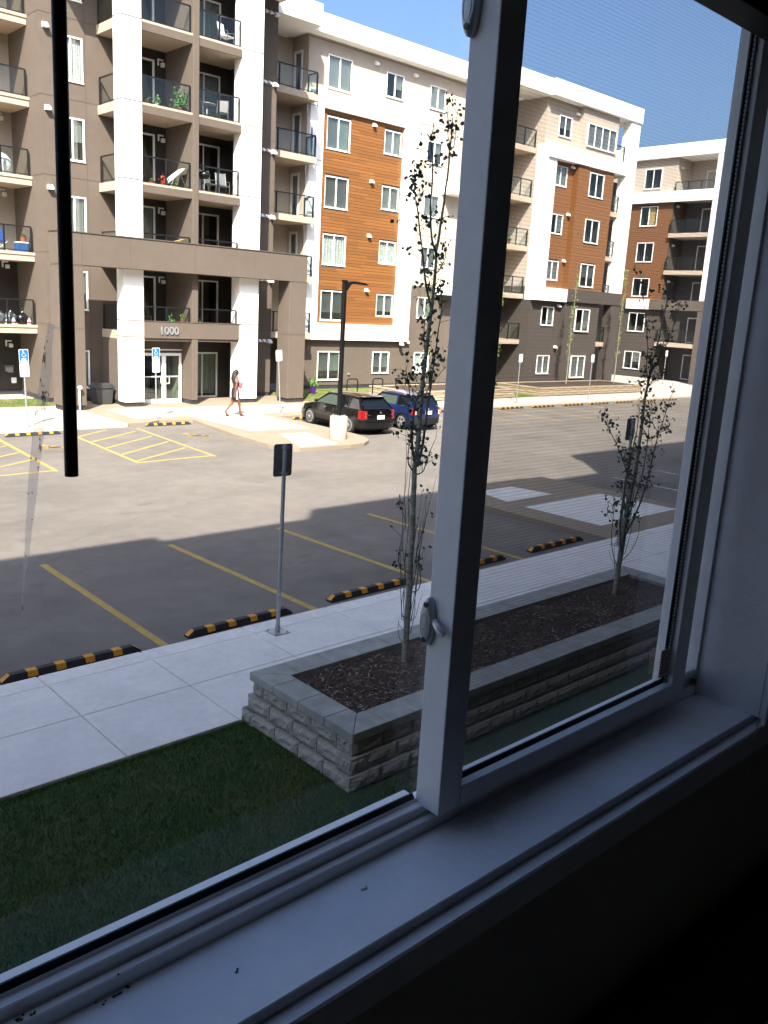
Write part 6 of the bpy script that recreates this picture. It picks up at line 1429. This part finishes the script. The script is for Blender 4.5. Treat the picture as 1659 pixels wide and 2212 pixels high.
# locks on the meeting stile
def lock(zc, lever):
    b = MB(); n = 20; pts = []
    for i in range(n): a = 2*pi*i/n; y = .0135*cos(a); z = .0425*sin(a)*(1-.0*abs(cos(a))); pts.append((y, z))
    o = None
    lay = [(1.0, 0), (1.0, .009), (.86, .0135), (.55, .0150)]
    base = len(b.v)
    for k, (s, h_) in enumerate(lay):
        for (y, z) in pts: b.v.append((XL-h_, .931+y*s, zc+z*(s if k < 3 else .8)))
    for k in range(len(lay)-1):
        for i in range(n): j = (i+1) % n; b.f.append((base+k*n+i, base+k*n+j, base+(k+1)*n+j, base+(k+1)*n+i))
    b.f.append(tuple(base+(len(lay)-1)*n+i for i in range(n)))
    o = b.build('lock_plate', 'lockm', wn, smooth=True)
    for z in (-.030, .031): MB().lathe([(.0048, 0), (.0048, -.003), (.0028, -.0032)], 12, (XL-.0125, .930, zc+z), 'x').build('screw', 'gasket', o, smooth=True)
    # oval thumb recess ring
    MB().tube([(XL-.0148, .931+.0075*cos(a*pi/8), zc-.004+.020*sin(a*pi/8)) for a in range(17)], .0009, 5, cap=False).build('recess_rim', 'spacer', o, smooth=True)
    if lever: MB().tube([(XL-.004, .916, zc+.006), (XL-.010, .908, zc+.003), (XL-.012, .896, zc-.004), (XL-.012, .887, zc-.010)], [.005, .006, .0075, .005], 8).build('lever', 'lockm', o, smooth=True)
lock(Z(-.503), True); lock(Z(.425), False)
# paper sticker at the sash corner
st = thing('sticker', 'small brown paper sticker with printed lines at the lower right corner of the sash glass', 'sticker', (1.77, .893, Z(-.75)))
MB().box(-.027, .026, 0, .0006, -.034, .034).build('paper', 'sticker', None).parent = st
b = MB()
for i in range(8): zz = .026-.007*i; b.box(-.022, -.022+.040*R.uniform(.75, 1), -.0005, -.0002, zz-.0012, zz+.0008)
b.build('printed_lines', 'ink', None).parent = st
st.rotation_euler = (0, radians(0), 0); st.location = (1.745, .8935, Z(-.752))
# dried streak on the fixed glass
sk = MB(); pts = [((103, 700), (118, 700)), ((94, 760), (112, 760)), ((88, 800), (111, 800)), ((80, 860), (106, 860)), ((74, 900), (100, 900)), ((68, 960), (92, 960)), ((62, 1020), (84, 1020)), ((59, 1080), (78, 1080)), ((55, 1140), (70, 1140)), ((52, 1200), (63, 1200)), ((48, 1240), (55, 1240)), ((47, 1290), (50, 1290)), ((48, 1328), (49, 1328))]
YG = .9395
L_ = [at(*a, YG) for a, b_ in pts]; Rr_ = [at(*b_, YG) for a, b_ in pts]
for i in range(len(pts)-1): sk.quad(L_[i], Rr_[i], Rr_[i+1], L_[i+1])
tag(sk.build('dried_streak', 'smear'), 'speckled dried smear running down the left window glass', 'stain')
# room shell
struct(MB().prism([(.755, ZS-.03), (.755, ZS-.002), (.757, ZS), (.8995, ZS), (.8995, ZS-.03)], 'x', -.02, 1.945).build('window_sill', 'sillp'))
struct(MB().prism([(.728, ZS-.075), (.728, ZS-.022), (.731, ZS-.018), (.7545, ZS-.018), (.7545, ZS-.075)], 'x', -.09, 1.99).build('sill_trim', 'sillp'))
b = MB(); b.box(1.9265, 1.96, .735, .9005, ZS+.0, Z(.78)); struct(b.build('window_reveal', 'sillp')); struct(MB().box(-.03, .018, .735, .9005, ZS, Z(.78)).build('window_reveal', 'sillp')); struct(MB().box(-.03, 1.96, .735, .8995, Z(.716), Z(.78)).build('window_head', 'sillp'))
struct(MB().box(1.925, 1.99, .722, .7345, ZS-.017, Z(.82)).build('casing', 'sillp', bevel=.003))
rw = MB(); cutwall(rw, 'y', .74, -2.2, 5.5, 3.1, 5.75, [(-.03, 1.96, ZS-.03, Z(.78))], .16, 1); struct(rw.build('room_wall', 'roomwall'))
rw = MB(); rw.quad((-2.2, -4, 3.1), (-2.2, .74, 3.1), (-2.2, .74, 5.75), (-2.2, -4, 5.75)); rw.quad((5.5, -4, 3.1), (5.5, .74, 3.1), (5.5, .74, 5.75), (5.5, -4, 5.75)); rw.quad((-2.2, -4, 3.1), (5.5, -4, 3.1), (5.5, -4, 5.75), (-2.2, -4, 5.75)); struct(rw.build('room_wall', 'roomwall'))
struct(MB().box(-2.2, 5.5, -4, .74, 3.05, 3.1).build('room_floor', 'roomwall')); struct(MB().box(-2.2, 5.5, -4, 1.0, 5.75, 5.8).build('room_ceiling', 'roomwall'))
struct(MB().box(.2, 5.0, .58, .735, 3.12, 3.36).build('baseboard_heater', 'blackp', bevel=.01))
# blind: headrail, stacked slats, wand, cord
bl = thing('window_blind', 'black slatted blind drawn up at the window head with its tilt wand hanging down', 'blind', (1.0, .80, Z(.5)))
zb = Z(.520)
MB().box(.03, 1.92, .775, .838, zb, zb+.012).build('bottom_rail', 'blackp', bl, bevel=.002)
rr = random.Random(1)
sm = MB().prism([(-.024, 0), (0, .003), (.024, 0), (.024, .0025), (0, .0055), (-.024, .0025)], 'x', -.94, .94).build('slat', 'blackp', mesh_only=True)
for k in range(33):
    o = bpy.data.objects.new('slat', sm); C.objects.link(o); o.parent = bl; o.location = (.975-1.0+rr.uniform(-.003, .003), .807-.80+rr.uniform(-.003, .003), zb+.0145+k*.0052-Z(.5)); o.rotation_euler = (rr.uniform(-.06, .06), 0, rr.uniform(-.002, .002))
MB().box(.03, 1.92, .77, .845, Z(.695), Z(.714)).build('headrail', 'blackp', bl)
b = MB()
for x in (1.55, 1.3, .5): 
    for k in range(5): b.tube([(x+k*.004, .772, zb+.03), (x+k*.004+.01, .768-.002*k, zb+.0), (x+.03, .772, zb-.006+.006*k)], .0016, 5)
b.build('ladder_cord', 'blackp', bl)
wx_ = .418*.72; MB().tube([(wx_+.0005, .72, Z(.69)), (wx_-.001, .72, Z(.1)), (wx_-.0015, .72, Z(-.2175*.72))], .0058, 12).build('tilt_wand', 'blackp', bl, smooth=True)
MB().tube([(1.823, .70, Z(.7)), (1.823, .70, Z(-.95)), (1.820, .70, Z(-1.05)), (1.823, .70, Z(-1.5))], .0011, 5).build('pull_cord', 'spacer', bl)
# dead insects and grit on the sill
b = MB(); rn = random.Random(4)
for _ in range(26):
    x, y = rn.choice([(.42, .894), (.30, .905), (.55, .83), (.40, .893), (.8, .85)]); x += rn.gauss(0, .012); y += rn.gauss(0, .003); z = ZS+.0005 if y < .8995 else ZS+.0225
    b.blob((x, y, z+.001), (rn.uniform(.001, .003), rn.uniform(.0008, .0018), .0012), 5, 4, .2, rn)
tag(b.build('sill_debris', 'soil'), 'dark grit and dead insects lying along the white sill and track', 'debris', kind='stuff')
